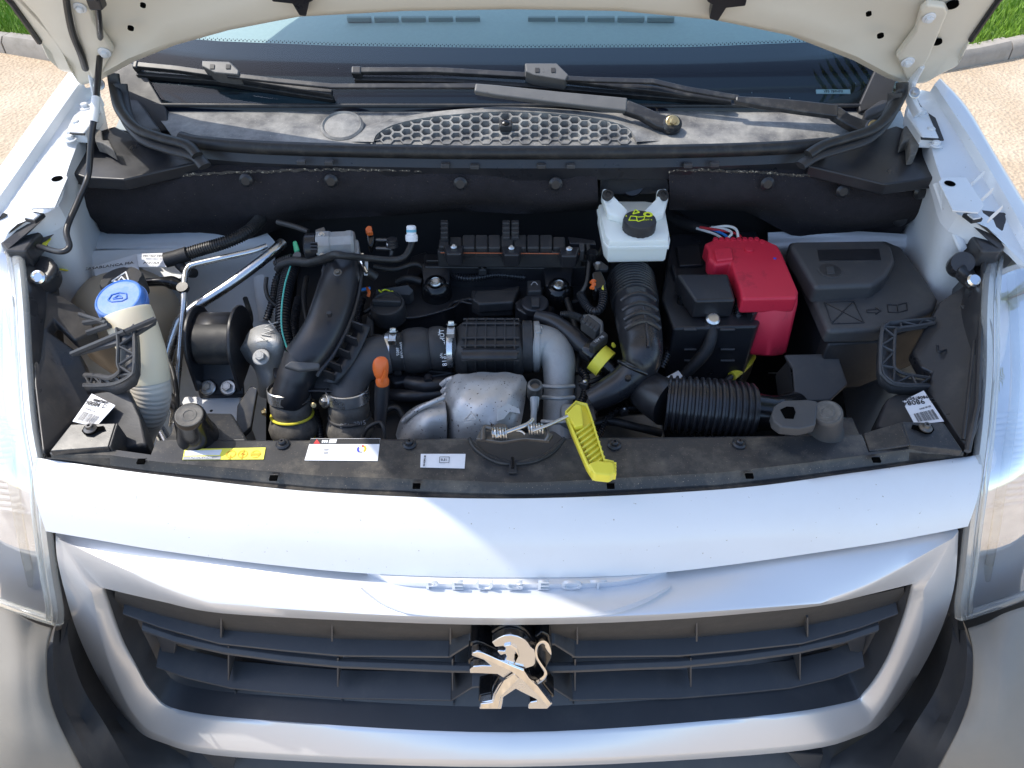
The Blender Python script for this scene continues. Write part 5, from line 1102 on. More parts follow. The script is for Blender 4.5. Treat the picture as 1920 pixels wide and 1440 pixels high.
# ================================================================ looms and pipes on the left
lm = thing('wiring_conduit', 'ribbed black wiring conduit sweeping up across the white strut tower', 'conduit', PZ(400, 470, .9))
ribbed([(312, 488, .925), (370, 470, .935), (430, 452, .945), (465, 434, .95), (490, 410, .95)], 11, M['rubber'], 'conduit_tube', lm, 4.5, 1.2)
ptube([(310, 488, .928), (330, 483, .93), (352, 476, .934)], 14, M['cloth_tape'], 'tape_wrap', lm)
ptube([(335, 495, .92), (352, 510, .91), (364, 512, .90)], 9, M['cloth_tape'], 'branch', lm)
a1 = thing('refrigerant_pipe', 'thinner bent aluminium pipe turning down beside the level sensor plug', 'pipe', PZ(330, 720, .78), 'aluminium pipes at the left of the bay')
ptube([(500, 462, .94), (470, 472, .94), (372, 494, .935), (352, 503, .932), (346, 525, .925), (344, 570, .905), (338, 650, .86), (330, 740, .80), (322, 800, .76)], 6, M['alu_pipe'], 'pipe_tube', a1)
MB().lathe(PZ(343, 540, .921), (0, -.3, .9), [(.009, -.004), (.009, .004)], 14).build('pipe_clip', M['black'], a1)
a2 = thing('refrigerant_pipe', 'thicker aluminium pipe slanting down behind the thin bent one', 'pipe', PZ(300, 800, .72), 'aluminium pipes at the left of the bay')
ptube([(530, 455, .93), (500, 482, .925), (430, 534, .90), (350, 588, .875), (328, 625, .85), (308, 700, .80), (294, 800, .74)], 10, M['alu_pipe'], 'pipe_tube', a2)
ptube([(300, 655, .86), (322, 690, .85), (332, 745, .84), (330, 785, .83)], 4.5, M['rubber'], 'drain_hose', a2)
ptube([(290, 720, .82), (320, 750, .81), (345, 790, .80)], [10, 11, 10], M['rubber'], 'lower_hose', a2)
ptube([(275, 780, .74), (300, 810, .73), (320, 850, .72)], 12, M['alu_pipe'], 'cross_tube', a2)

# ================================================================ engine mount
mo = thing('engine_mount', 'black steel engine mount with two bolts beside a cast aluminium arm', 'engine mount', PZ(410, 740, .80))
c = [PZ(368, 610, .90), PZ(380, 596, .91), PZ(470, 596, .91), PZ(480, 612, .90)]
rows = []
for u0, u1 in ((0, 0),):
    pass
n = 14; rows = []
for i in range(n + 1):
    a = math.pi * (1.0 - i / n); ry = .045; rz = .045
    L_ = PZ(372, 640, .875); R_ = PZ(448, 640, .875)
    rows.append([Vector((L_.x, L_.y + math.cos(a) * -ry, L_.z + math.sin(a) * rz)), Vector((R_.x, L_.y + math.cos(a) * -ry, L_.z + math.sin(a) * rz))])
MB().loft(rows).build('mount_shell', M['black'], mo, solid=.006, angle=60)
MB().tube([PZ(376, 642, .885), PZ(444, 642, .885)], .034, 18).build('rubber_core', M['rubber'], mo)
for u in (370, 448):
    q = []
    c0_ = PZ(u, 640, .875)
    for i in range(13):
        a = math.pi * i / 12; q.append(c0_ + Vector((0, math.cos(a) * .056, math.sin(a) * .056)))
    q += [c0_ + Vector((0, -.060, -.05)), c0_ + Vector((0, .05, -.05))]
    MB().slab(q, (.006, 0, 0)).build('mount_ear', M['black'], mo, bevel=.002)
pprism([(362, 668, .855), (452, 668, .855), (458, 740, .808), (372, 742, .808)], .84, .008, M['black'], 'mount_foot', mo, .004)
for u in (390, 428): p = PZ(u, 727, .822); bolt(p, (0, -.5, .9), 15 * mpp(p), mo, 'steel')
pprism([(338, 612, .86), (372, 615, .86), (370, 662, .84), (340, 660, .84)], .86, .05, M['black'], 'mount_arm', mo, .006)
al = MB()
cst = [[(455, 645, .88), (470, 618, .90), (500, 608, .905), (528, 618, .90), (535, 640, .89)], [(450, 655, .875), (475, 640, .905), (502, 636, .91), (525, 642, .905), (540, 660, .88)], [(455, 670, .85), (478, 668, .88), (500, 668, .885), (522, 672, .88), (540, 690, .85)], [(475, 690, .83), (482, 690, .85), (500, 694, .855), (518, 698, .85), (532, 710, .83)], [(484, 718, .80), (490, 722, .82), (505, 728, .825), (518, 726, .82), (525, 735, .80)], [(484, 740, .76), (490, 745, .78), (505, 748, .78), (518, 745, .78), (525, 750, .76)]]
rows = [catmull([PZ(*q) for q in r], 5) for r in cst]; rows = [list(r) for r in zip(*[catmull(list(c), 5) for c in zip(*rows)])]
MB().loft([list(r) for r in rows]).build('cast_arm', M['alu'], mo, angle=60)
p = PZ(490, 670, .893); bolt(p, (0, -.5, .9), 16 * mpp(p), mo, 'alu')
text('VNX', PZ(503, 622, .9135), .022, (.2, 1, .1), (-1, .2, 0), M['alu'], mo, 'cast_mark', .0006)
# ================================================================ engine
en = thing('engine', 'dark engine block with plastic covers, intake silencer and heat shield in the bay', 'engine', PZ(850, 620, .6))
MB().slab([PZ(u, v, .80) for u, v in [(560, 470), (1100, 470), (1130, 700), (1080, 830), (700, 830), (600, 740), (540, 700)]], (0, 0, -.22)).build('block', M['soil'], en, bevel=.01)
# cam cover with stepped outline
pprism([(690, 588), (700, 545), (770, 520), (790, 500), (1095, 500), (1100, 560), (1040, 575), (1020, 600), (970, 602), (966, 572), (905, 570), (880, 560), (852, 566), (832, 584), (775, 596)], .865, .05, M['black'], 'cam_cover', en, .004, 3)
pprism([(884, 543), (905, 545), (900, 552), (975, 534), (962, 566), (900, 568), (884, 560)], .885, .03, M['black_soft'], 'cover_step', en, .004)
pprism([(884, 560), (892, 543), (962, 541), (976, 536), (962, 566), (898, 570)], .888, .02, M['black_soft'], 'cover_pad', en, .004)
ptube([(698, 594, .868), (770, 596, .868), (812, 588, .868), (850, 576, .868), (865, 566, .868), (890, 570, .868), (960, 570, .868), (972, 545, .868)], 2.6, M['duct'], 'cover_seam', en, 8)
# oil filler cap
p = PZ(726, 565, .897) - Vector((0, .010, .030)); k = mpp(p)
oc = MB().lathe(p + Vector((0, .010, 0)), (0, -.1, 1), [(34 * k, 0), (34 * k, .004), (32 * k, .02), (32 * k, .026), (31 * k, .029), (28 * k, .030), (26 * k, .027), (1 * k, .026)], 32).build('oil_filler_cap', M['black_soft'], en, angle=35); lab(oc, 'black oil filler cap with a yellow oil can mark')
q = p + Vector((0, .006, .031)); MB().box(q, (54 * k, .008, .012), Matrix.Rotation(.04, 3, 'Y')).build('cap_grip', M['black_soft'], oc, bevel=.003, seg=3)
pprism([(704, 543, .895), (765, 534, .895), (775, 544, .89), (768, 553, .885), (704, 553, .885)], .89, .02, M['black_soft'], 'cap_tab', oc, .003)
line([(710, 544), (716, 549), (728, 549), (730, 545), (722, 543), (716, 545)], .8965, M['ink_yellow'], 'oil_mark', oc, 1.5); line([(728, 548), (736, 546), (737, 549)], .8965, M['ink_yellow'], 'oil_mark', oc, 1.3); line([(712, 551), (734, 550)], .8965, M['ink_yellow'], 'oil_mark', oc, 1.0)
# mounting studs with domed rubber
for u, v in ((818, 535), (1047, 540)):
    p = PZ(u, v, .885); k = mpp(p)
    s_ = MB().lathe(p - Vector((0, 0, .02)), (0, -.25, 1), [(29 * k, 0), (29 * k, .014), (26 * k, .024), (20 * k, .031), (15 * k, .033), (14 * k, .026), (10 * k, .026), (9 * k, .030), (1 * k, .030)], 28).build('cover_mount', M['black_gloss'], en, angle=40)
    MB().lathe(p + Vector((0, -.006, .012)), (0, -.25, 1), [(11 * k, -.006), (11 * k, 0), (9 * k, .002), (7 * k, 0), (5 * k, .003), (1 * k, .003)], 16).build('mount_core', M['steel'], s_)
    pprism([(u - 28, v - 42, .905), (u + 28, v - 42, .905), (u + 24, v - 4, .895), (u - 24, v - 4, .895)], .9, .006, M['black'], 'mount_bracket', en, .002)
# manifold with segmented cover
mf = bpy.data.objects.new('intake_manifold', None); COL.objects.link(mf); mf.location = PZ(950, 470, .9); attach(mf, en); mf.empty_display_size = .03
pprism([(795, 476), (1100, 476), (1100, 500), (1030, 502), (795, 500)], .905, .05, M['black'], 'manifold_body', mf, .003)
ptube([(800, 489, .912), (950, 489, .912), (1098, 489, .912)], 2, M['black_soft'], 'manifold_edge', mf, 8)
for i in range(9):
    u0 = 843 + i * 24.2; u1 = u0 + 23.2
    pprism([(u0, 439 + (4 if i in (0, 8) else 0)), (u1, 439 + (4 if i in (0, 8) else 0)), (u1, 464), (u0, 464)], .955 - (.003 if i in (0, 8) else 0), .02, M['black_soft'], 'cover_segment', mf, .003)
pprism([(820, 465), (1090, 467), (1092, 474), (820, 472)], .945, .03, M['black_soft'], 'cover_rail', mf, .002)
ptube([(826, 474, .946), (950, 475, .946), (1086, 476, .946)], 1.1, M['gasket'], 'orange_gasket', mf, 8)
for u, v in ((851, 464), (959, 466), (1067, 468)):
    pprism([(u - 20, v - 6), (u + 20, v - 6), (u + 14, v + 12), (u - 14, v + 12)], .956, .024, M['black'], 'clip_block', mf, .003)
    p = PZ(u, v, .957); MB().lathe(p, (0, -.3, 1), [(6 * mpp(p), 0), (6 * mpp(p), .003), (3 * mpp(p), .005)], 14).build('clip_stud', M['steel'], mf)
for u, n_ in ((833, 4), (949, 4), (966, 4)):
    for j in range(n_): pprism([(u - 7, 412 + j * 9), (u + 7, 412 + j * 9), (u + 7, 418 + j * 9), (u - 7, 418 + j * 9)], .972 - j * .004, .01, M['black_soft'], 'tower_fin', mf, .0015)
pprism([(824, 446), (842, 446), (842, 462), (822, 462)], .952, .02, M['black_soft'], 'end_block', mf, .003)
pprism([(1064, 443), (1090, 446), (1115, 450), (1118, 458), (1068, 456)], .95, .01, M['black'], 'end_bracket', mf, .002)
pprism([(1086, 454), (1096, 455), (1096, 470), (1087, 470)], .952, .02, M['grey'], 'end_block', mf, .002)
# dark recess pieces behind
pprism([(770, 480), (800, 470), (806, 500), (780, 520), (760, 520)], .88, .03, M['black'], 'side_cover', en, .004)
for L, r_ in (([(745, 530, .88), (765, 522, .89), (790, 528, .885)], 7), ([(1000, 520, .88), (1020, 510, .885), (1035, 512, .88)], 6), ([(700, 575, .87), (685, 585, .86), (670, 590, .85)], 4), ([(690, 545, .88), (672, 548, .87)], 3)):
    ptube(L, r_, M['rubber'], 'breather_pipe', en)
pprism([(965, 565), (980, 556), (1010, 555), (1028, 566), (1030, 578), (1012, 588), (985, 588), (968, 578)], .885, .03, M['black'], 'injector_cover', en, .004)
pprism([(988, 525), (1014, 524), (1016, 545), (990, 546)], .902, .03, M['black_soft'], 'sensor_box', en, .003); line([(996, 534), (1000, 529), (1004, 529), (1008, 534)], .9026, M['ink_grey'], 'sensor_mark', en, .8)
disc(1003, 566, .894, 26, .012, M['black'], 'round_cover', en); pprism([(996, 556), (1012, 556), (1012, 574), (996, 574)], .899, .008, M['black_soft'], 'cover_key', en, .002)
# intake silencer
sil = bpy.data.objects.new('intake_silencer', None); COL.objects.link(sil); sil.location = PZ(915, 640, .87); attach(sil, en); sil.empty_display_size = .03; lab(sil, 'ribbed black plastic intake silencer box')
a0, a1 = PZ(856, 655, .868), PZ(982, 655, .868); nS = 20; n = 40; rows = []
R0 = 52 * mpp(a0)
for i in range(nS + 1):
    t = i / nS; f = (.78 + .22 * min(1, math.sin(min(1, t / .16) * math.pi / 2))) * (.80 + .20 * math.sin(min(1, (1 - t) / .12) * math.pi / 2))
    r = []
    for j in range(n):
        a = 6.2832 * j / n; cx, sx = math.cos(a), math.sin(a); e = .62
        x_ = math.copysign(abs(cx) ** e, cx); y_ = math.copysign(abs(sx) ** e, sx)
        r.append(lerp(a0, a1, t) + Vector((0, x_ * R0 * f, y_ * R0 * f * .82)))
    rows.append(r)
MB().loft(rows, close_u=True, cap=True).build('silencer_body', M['black_soft'], sil, angle=60)
for t in (.16, .30, .44, .58, .72, .86):
    r = []; 
    for j in range(n + 1):
        a = 6.2832 * j / n; cx, sx = math.cos(a), math.sin(a); e = .62
        r.append(lerp(a0, a1, t) + Vector((0, math.copysign(abs(cx) ** e, cx) * R0, math.copysign(abs(sx) ** e, sx) * R0 * .82)) * 1.0 + Vector((0, 0, 0)))
    ctr = lerp(a0, a1, t)
    MB().loft([[ctr + (p - ctr) * .97 + Vector((-.0011, 0, 0)) for p in r], [ctr + (p - ctr) * 1.10 + Vector((-.0010, 0, 0)) for p in r], [ctr + (p - ctr) * 1.10 + Vector((.0010, 0, 0)) for p in r], [ctr + (p - ctr) * .97 + Vector((.0011, 0, 0)) for p in r]]).build('silencer_rib', M['black_soft'], sil)
for ang in (.30, .70, 1.05, 1.40, 1.8, 2.3):
    cx, sx = math.cos(ang), math.sin(ang); e = .62; of = Vector((0, -math.copysign(abs(cx) ** e, cx) * R0 * 1.05, math.copysign(abs(sx) ** e, sx) * R0 * .82 * 1.05))
    MB().tube([lerp(a0, a1, t) + of for t in (.10, .5, .93)], .0024, 6).build('silencer_rib', M['black_soft'], sil)
MB().tube(catmull([PZ(868, 664, .908), PZ(915, 664, .911), PZ(968, 664, .908)], 4), .0115, 12, flat=.5).build('silencer_bulge', M['black'], sil, angle=60)
# flanges and cast elbow
def ring_between(u0, u1, v, z, rpx, m, name, parent, n=30):
    a, b_ = PZ(u0, v, z), PZ(u1, v, z); k = mpp(a); L_ = (b_ - a).length; r = rpx * k
    return MB().lathe(a, b_ - a, [(r * .9, 0), (r, .0015), (r, L_ - .0015), (r * .9, L_)], n).build(name, m, parent, angle=35)
ring_between(978, 999, 650, .870, 49, M['black_soft'], 'silencer_flange', sil)
ring_between(999, 1012, 650, .870, 48, M['alu'], 'elbow_flange', en)
elb = MB(); ec = catmull([PZ(1004, 650, .872), PZ(1030, 654, .872), PZ(1046, 674, .866), PZ(1048, 710, .850), PZ(1046, 770, .82), PZ(1044, 840, .79)], 8)
er = cat1([44, 39, 33, 29, 28, 28], 8)
eo = elb.tube(ec, [r * mpp(p) for r, p in zip(er, ec)], 20).build('cast_elbow', M['alu'], en, angle=60); lab(eo, 'grey cast aluminium elbow beside the silencer')
pprism([(1002, 608, .912), (1014, 606, .912), (1016, 622, .91), (1004, 624, .91)], .91, .03, M['alu'], 'flange_lug', en, .003)
p = PZ(1012, 616, .905); bolt(p, (1, -.2, .3), 8 * mpp(p), en, 'steel')
pprism([(1050, 755, .845), (1100, 752, .845), (1112, 775, .84), (1100, 790, .835), (1050, 790, .835)], .84, .04, M['alu'], 'elbow_outlet', en, .006)
for v in (724, 745, 790): ptube([(1016, v, .862), (1046, v + 2, .872), (1076, v, .860)], 4, M['alu'], 'elbow_rib', en, 8)
pprism([(1078, 770), (1112, 755), (1118, 786), (1096, 800)], .855, .004, M['black'], 'outlet_plate', en, .001)
p = PZ(1113, 760, .85); bolt(p, (1, 0, .4), 8 * mpp(p), en, 'steel')
# printed hose with clamps
def clamp(u0, u1, v, z, rpx, parent, screw=None):
    cl_ = ring_between(u0, u1, v, z, rpx, M['clamp'], 'clamp_band', parent, 36)
    if screw:
        p = PZ(screw[0], screw[1], screw[2]); k = mpp(p)
        MB().box(p + Vector((0, 0, -.006)), (16 * k, 22 * k, .010)).build('clamp_housing', M['steel'], cl_, bevel=.002)
        bolt(p + Vector((0, .012, -.002)), (0, .55, .85), 10 * k, cl_, 'steel', 'clamp_screw')
    return cl_
a, b_ = PZ(722, 662, .872), PZ(856, 650, .875); hp = [lerp(a, b_, i / 40) for i in range(41)]; hr = []
for i in range(41):
    t = i / 40; hr.append((36 if t < .26 or t > .86 else (43 - 5 * abs((t - .44) / .18) ** 3 if t < .62 else 42 - 5 * abs((t - .74) / .12) ** 3)) * mpp(hp[i]))
ho = MB().tube(hp, hr, 26).build('charge_hose', M['black_soft'], en, angle=60); lab(ho, 'printed black rubber hose held by two bright clamps')
for t in (.27, .62): c = lerp(a, b_, t); k = mpp(c); MB().lathe(c - (b_ - a).normalized() * .001, b_ - a, [(38 * k, 0), (40 * k, .001), (38 * k, .002)], 30, cap=False).build('hose_seam', M['grey'], ho)
clamp(723, 737, 661, .872, 38, ho, (735, 630, .918)); clamp(838, 852, 652, .875, 38, ho, (845, 617, .925))
for s, t, an, sz in (('TURBO 1618', .84, .75, .010), ('HUTCHINSON', .80, .9, .006), ('9807', .22, .75, .006), ('PA66-GF30', .27, .8, .005)):
    c = lerp(a, b_, t); k = mpp(c); d = (b_ - a).normalized(); rad = Vector((0, -math.cos(an), math.sin(an))); tang = d.cross(rad)
    text(s, c + rad * 37.6 * k, sz, tang, -d, M['ink_white'], ho, 'hose_print', .0003)
# inlet elbow left of the hose, down to a clamp
ic = catmull([PZ(724, 664, .872), PZ(696, 672, .872), PZ(668, 690, .866), PZ(656, 715, .855), PZ(652, 742, .845), PZ(651, 758, .838)], 8)
MB().tube(ic, [r * mpp(p) for r, p in zip(cat1([38, 38, 37, 36, 35, 35], 8), ic)], 24).build('inlet_elbow', M['grey'], en, angle=60)
def updown(u, v, z, parent, rings, label):
    p = PZ(u, v, z); k = mpp(p); ax = Vector((0, -.35, -1)).normalized()
    o = MB().lathe(p, ax, [(35 * k, -.01), (35 * k, .004), (38 * k, .010), (39 * k, .022), (36 * k, .030), (37 * k, .034), (43 * k, .042), (47 * k, .052), (45 * k, .062), (37 * k, .069), (36 * k, .1)], 30).build('bellows_hose', M['rubber_dust'], parent, angle=60); lab(o, label)
    MB().lathe(p, ax, [(38 * k, -.014), (40 * k, -.013), (40 * k, .004), (38 * k, .005)], 36, cap=False).build('clamp_band', M['clamp'], o)
    for h, m_ in rings: 
        cc_ = [p + ax * h + (Vector((math.cos(t_), 0, 0)) + ax.cross(Vector((1, 0, 0))) * math.sin(t_)) * 38.5 * k for t_ in [6.2832 * i / 30 for i in range(31)]]
        MB().tube(cc_, .0022, 8).build('hose_ring', M[m_], o)
    return o, p, k
o1, p1, k1 = updown(543, 742, .845, en, ((.032, 'yellow'), (.068, 'yellow')), 'dusty bellows hose with yellow rings')
o2, p2, k2 = updown(652, 745, .845, en, ((.032, 'grey'),), 'dusty bellows hose with a plain ring')
bolt(p2 + Vector((-.030, -.014, .006)), (-.6, -.5, .5), 13 * k2, o2, 'steel', 'clamp_screw'); bolt(p1 + Vector((-.034, -.022, -.012)), (-.8, -.4, .2), 9 * k1, o1, 'brass', 'clamp_screw')
text('DEC 2015', p2 + Vector((.010, -.036, -.020)), .009, (.95, .2, 0), (0, .5, .8), M['ink_grey'], o2, 'hose_print')
bolt(PZ(588, 760, .85), (0, -.7, .5), 5 * k1, en, 'brass')
# big flat duct on the left
dc = [PZ(644, 492, .955), PZ(638, 520, .952), PZ(628, 560, .945), PZ(612, 604, .932), PZ(590, 646, .915), PZ(570, 676, .898)]
dcs = catmull(dc, 8); dr = cat1([28, 34, 37, 38, 40, 42], 8)
du = MB().tube(dcs, [r * mpp(p) for r, p in zip(dr, dcs)], 24, flat=.72).build('air_duct', M['black'], en, angle=60); lab(du, 'broad flat black air duct running down to a clamped hose')
e_ = []
for sd in (1, -1):
    L_ = []
    for i, p in enumerate(dcs):
        d = (dcs[min(i + 1, len(dcs) - 1)] - dcs[max(i - 1, 0)]).normalized(); n_ = Vector((0, 0, 1)).cross(d).normalized(); L_.append(p + n_ * sd * dr[i] * mpp(p) * 1.08 + Vector((0, 0, -.006)))
    MB().tube(L_, .0035, 8).build('duct_flange', M['black'], du); e_.append(L_)
for i in (22, 26, 30, 34, 37):
    p = e_[1][i] if e_[1][20].x > e_[0][20].x else e_[0][i]
    MB().box(p + Vector((.010, -.002, -.004)), (.024, .003, .014), Matrix.Rotation(-.5, 3, 'Z')).build('duct_rib', M['black'], du)
MB().loft([[p + Vector((.005, 0, -.012)) for p in (e_[1] if e_[1][20].x > e_[0][20].x else e_[0])[20:]], [p + Vector((.026, -.004, -.014)) for p in (e_[1] if e_[1][20].x > e_[0][20].x else e_[0])[20:]]]).build('duct_web', M['black'], du, solid=.003)
p = PZ(632, 505, .985); bolt(p - Vector((0, 0, .006)), (0, -.3, 1), 8 * mpp(p), du, 'steel_dark')
disc(617, 586, .966, 5, .006, M['black'], 'duct_pip', du)
pprism([(602, 502), (605, 492), (640, 490), (672, 494), (674, 520), (660, 524), (650, 505), (622, 505), (615, 522), (602, 522)], .955, .02, M['grey'], 'duct_yoke', du, .004)
p3 = PZ(560, 690, .885)
MB().tube(catmull([PZ(570, 672, .893), PZ(556, 705, .875), PZ(546, 735, .855), PZ(543, 750, .842)], 6), [.030, .030, .029, .029, .028, .028, .028, .028, .027, .027, .027, .027, .027, .027, .027, .027, .027, .027, .027][:19], 24).build('duct_outlet', M['black'], en, angle=60)
pprism([(531, 686, .93), (545, 676, .935), (600, 680, .935), (598, 690, .93), (560, 694, .926)], .93, .006, M['grey'], 'duct_lip', en, .003)
pprism([(510, 688, .87), (545, 690, .87), (640, 698, .865), (640, 732, .855), (590, 735, .855), (512, 706, .86)], .86, .02, M['black'], 'support_tray', en, .003)
pprism([(590, 700, .868), (634, 700, .868), (632, 728, .858), (588, 728, .858)], .865, .004, M['black_soft'], 'tray_panel', en, .003)
ptube([(520, 735, .862), (600, 733, .862), (690, 738, .86)], 2.5, M['black'], 'tray_edge', en, 8)
pprism([(610, 664, .885), (650, 622, .895), (672, 622, .895), (676, 640, .89), (640, 668, .882), (620, 672, .88)], .89, .006, M['steel_dark'], 'stay_plate', en, .002)
for u, v, r_, m_ in ((635, 655, 12, 'steel_dark'), (675, 614, 8, 'steel'), (660, 629, 4, 'steel')): p = PZ(u, v, .898); bolt(p, (0, -.4, .9), r_ * mpp(p), en, m_)
pprism([(688, 590, .875), (700, 600, .88), (700, 628, .875), (706, 634, .87), (694, 640, .87), (686, 612, .87)], .875, .01, M['black_soft'], 'stay_arm', en, .003)
ptube([(700, 628, .87), (760, 632, .87), (850, 628, .87)], 2, M['black_soft'], 'cover_lower_edge', en, 8)
# green-striped corrugated hose
gh = [(548, 498, .93), (537, 535, .925), (531, 580, .915), (532, 620, .90), (542, 655, .885)]
gho = ribbed(gh, 12.5, M['duct'], 'striped_hose', en, 5.5, 1.8); lab(gho, 'ribbed black hose with a green stripe')
c = catmull([PZ(u - 3, v, z + .0098) for u, v, z in gh], 10); MB().tube(c, .0013, 6).build('stripe', M['teal'], gho)
ptube([(528, 640, .90), (523, 600, .91), (525, 560, .92), (534, 520, .93)], 3, M['rubber'], 'thin_tube', en, 8)
ptube([(500, 520, .92), (498, 540, .91), (504, 560, .90), (520, 575, .89)], 4, M['rubber'], 'thin_tube', en, 8)
# valve body, top left
eb_ = bpy.data.objects.new('throttle_valve', None); COL.objects.link(eb_); eb_.location = PZ(630, 470, .95); attach(eb_, en); eb_.empty_display_size = .03; lab(eb_, 'grey cast metal valve body with black motor cap')
a, b_ = PZ(596, 462, .965), PZ(666, 458, .965); k = mpp(a)
MB().lathe(a, b_ - a, [(27 * k, 0), (28 * k, .002), (28 * k, .020), (26 * k, .022), (26 * k, .045), (27 * k, .047), (27 * k, (b_ - a).length - .004), (24 * k, (b_ - a).length)], 10).build('valve_body', M['alu'], eb_, angle=25)
MB().lathe(a - (b_ - a).normalized() * .020, b_ - a, [(20 * k, 0), (25 * k, .003), (25 * k, .018), (22 * k, .0195)], 24).build('motor_cap', M['black'], eb_)
pprism([(590, 430, .985), (608, 424, .99), (612, 436, .985), (596, 448, .98)], .98, .01, M['steel_dark'], 'valve_lug', eb_, .002)
pprism([(660, 446, .97), (672, 448, .97), (674, 474, .96), (662, 476, .96)], .965, .03, M['alu'], 'valve_end', eb_, .003)
for u, v in ((603, 440), (604, 478)): p = PZ(u, v, .988 if v < 460 else .965); bolt(p, (0, -.5, .8), 6 * k, eb_, 'steel')
for i in range(3): MB().box(PZ(589, 458 + i * 6, .985), (.010, .003, .006)).build('cap_fin', M['black'], eb_)
pprism([(548, 452, .96), (556, 450, .962), (562, 468, .955), (552, 474, .95)], .96, .012, M['green'], 'connector_lock', en, .002)
disc(556, 480, .952, 10, .014, M['grey'], 'connector_end', en, (-.3, -.4, .8))
ribbed([(548, 482, .948), (530, 488, .942), (515, 496, .935)], 6, M['rubber'], 'connector_boot', en, 4, 1)
vh = ptube([(520, 506, .93), (528, 496, .94), (550, 490, .945), (580, 492, .95), (605, 486, .965), (628, 478, .985), (648, 480, .985), (690, 484, .965), (735, 487, .955), (757, 482, .958), (768, 466, .965), (772, 452, .972)], [7, 8, 9, 9, 8.5, 8, 7, 6.5, 6, 6, 6, 6], M['rubber'], 'vacuum_hose', en); lab(vh, 'thin black hose ending in a white connector')
p = PZ(772, 452, .975); k = mpp(p); ax = Vector((0, .45, .9))
MB().lathe(p, ax, [(11 * k, 0), (11.5 * k, .003), (11.5 * k, .009), (9 * k, .011), (9 * k, .022), (7 * k, .024), (1 * k, .024)], 20).build('white_connector', M['paper'], vh)
MB().lathe(p + ax.normalized() * .014, ax, [(9.3 * k, 0), (9.3 * k, .004)], 20, cap=False).build('blue_band', M['sky_blue'], vh)
for h in range(3): MB().lathe(PZ(735, 462 - h * 5, .965 + h * .003), (0, .2, 1), [((12 - h) * k, 0), ((12 - h) * k, .004)], 16).build('plug_ring', M['black'], en)
ptube([(735, 470, .962), (733, 480, .955), (728, 490, .945)], 4, M['rubber'], 'plug_lead', en, 8)
for v in (450, 466): ptube([(706, v, .955), (735, v + 1, .957)], 4, M['steel_dark'], 'fuel_pipe', en, 8)
MB().slab([PZ(u, v, .972) for u, v in [(724, 454), (730, 446), (732, 450), (726, 460)]], (0, 0, -.004)).build('plug_tag', M['paper'], en)
pprism([(684, 428, .975), (690, 422, .978), (698, 424, .976), (696, 430, .972), (700, 434, .97), (688, 436, .97)], .975, .008, M['orange'], 'orange_clip', en, .002)
pprism([(686, 434, .965), (700, 432, .965), (702, 446, .96), (698, 462, .95), (690, 462, .95)], .96, .014, M['black_gloss'], 'plug_body', en, .003)
cwire = catmull([PZ(680, 476, .965), PZ(678, 488, .960), PZ(682, 500, .955), PZ(688, 512, .95)], 6); MB().tube(cwire, .003, 8).build('spring_clamp', M['chrome'], en)
pprism([(684, 490, .955), (690, 490, .955), (689, 514, .945), (682, 514, .945)], .955, .003, M['paper'], 'bar_tag', en, .0005)
ptube([(672, 500, .94), (690, 510, .93), (705, 520, .92)], 9, M['rubber'], 'elbow_hose', en)
for L_, m_ in (([(672, 544, .90), (684, 542, .905), (694, 540, .905)], 'blue_wire'), ([(688, 540, .906), (692, 548, .905), (690, 556, .90)], 'orange')): ptube(L_, 3, M[m_], 'sensor_wire', en, 8)
ptube([(520, 416, .965), (550, 424, .965), (578, 434, .965)], 5, M['black_soft'], 'support_bar', en, 8)
# dipstick
dp = bpy.data.objects.new('dipstick', None); COL.objects.link(dp); dp.location = PZ(717, 790, .8); attach(dp, en); dp.empty_display_size = .02; lab(dp, 'orange dipstick handle in front of the clamp')
ptube([(717, 714, .895), (716, 740, .875), (714, 770, .855), (712, 800, .835)], [13, 14, 12, 10], M['black'], 'tube', dp)
p = PZ(717, 716, .90); k = mpp(p)
MB().lathe(p, (0, .25, 1), [(12 * k, -.004), (13 * k, .002), (11 * k, .007), (10 * k, .009)], 20).build('collar', M['orange'], dp)
rows = []
for h, rx, ry, dx in ((.006, 10, 9, 0), (.012, 13, 10, -1), (.020, 15, 10, -1), (.028, 15, 8, 0), (.034, 13, 6, 1), (.038, 8, 3, 2)):
    rows.append([p + Vector((math.cos(6.283 * i / 16) * rx * k + dx * k, math.sin(6.283 * i / 16) * ry * k + h * .25, h)) for i in range(16)])
MB().loft(rows, close_u=True, cap=True).build('handle', M['orange'], dp, angle=60)
MB().slab([p + Vector((x * k, -.0085 - h * .12 + h * .25, h)) for x, h in ((-2, .008), (10, .030), (13, .026), (4, .006))], (0, -.002, 0)).build('handle_groove', M['orange'], dp, bevel=.0008)
# exhaust heat shield
hs = [[(834, 716, .85), (850, 704, .872), (890, 699, .882), (940, 698, .882), (975, 702, .874), (988, 716, .860)],
      [(828, 730, .85), (846, 722, .880), (890, 718, .895), (940, 716, .895), (974, 720, .884), (986, 735, .866)],
      [(832, 752, .85), (848, 748, .880), (890, 748, .893), (940, 746, .893), (972, 748, .880), (984, 755, .86)],
      [(828, 780, .84), (846, 778, .868), (890, 780, .880), (938, 780, .880), (966, 782, .868), (978, 790, .85)],
      [(834, 806, .83), (850, 806, .852), (890, 808, .862), (932, 808, .862), (960, 810, .852), (972, 815, .84)],
      [(832, 840, .80), (850, 840, .82), (890, 842, .83), (932, 842, .83), (960, 842, .82), (972, 845, .81)]]
rows = [catmull([PZ(*q) for q in r], 7) for r in hs]; rows = [list(r) for r in zip(*[catmull(list(c), 6) for c in zip(*rows)])]
rows = [list(r) for r in rows]
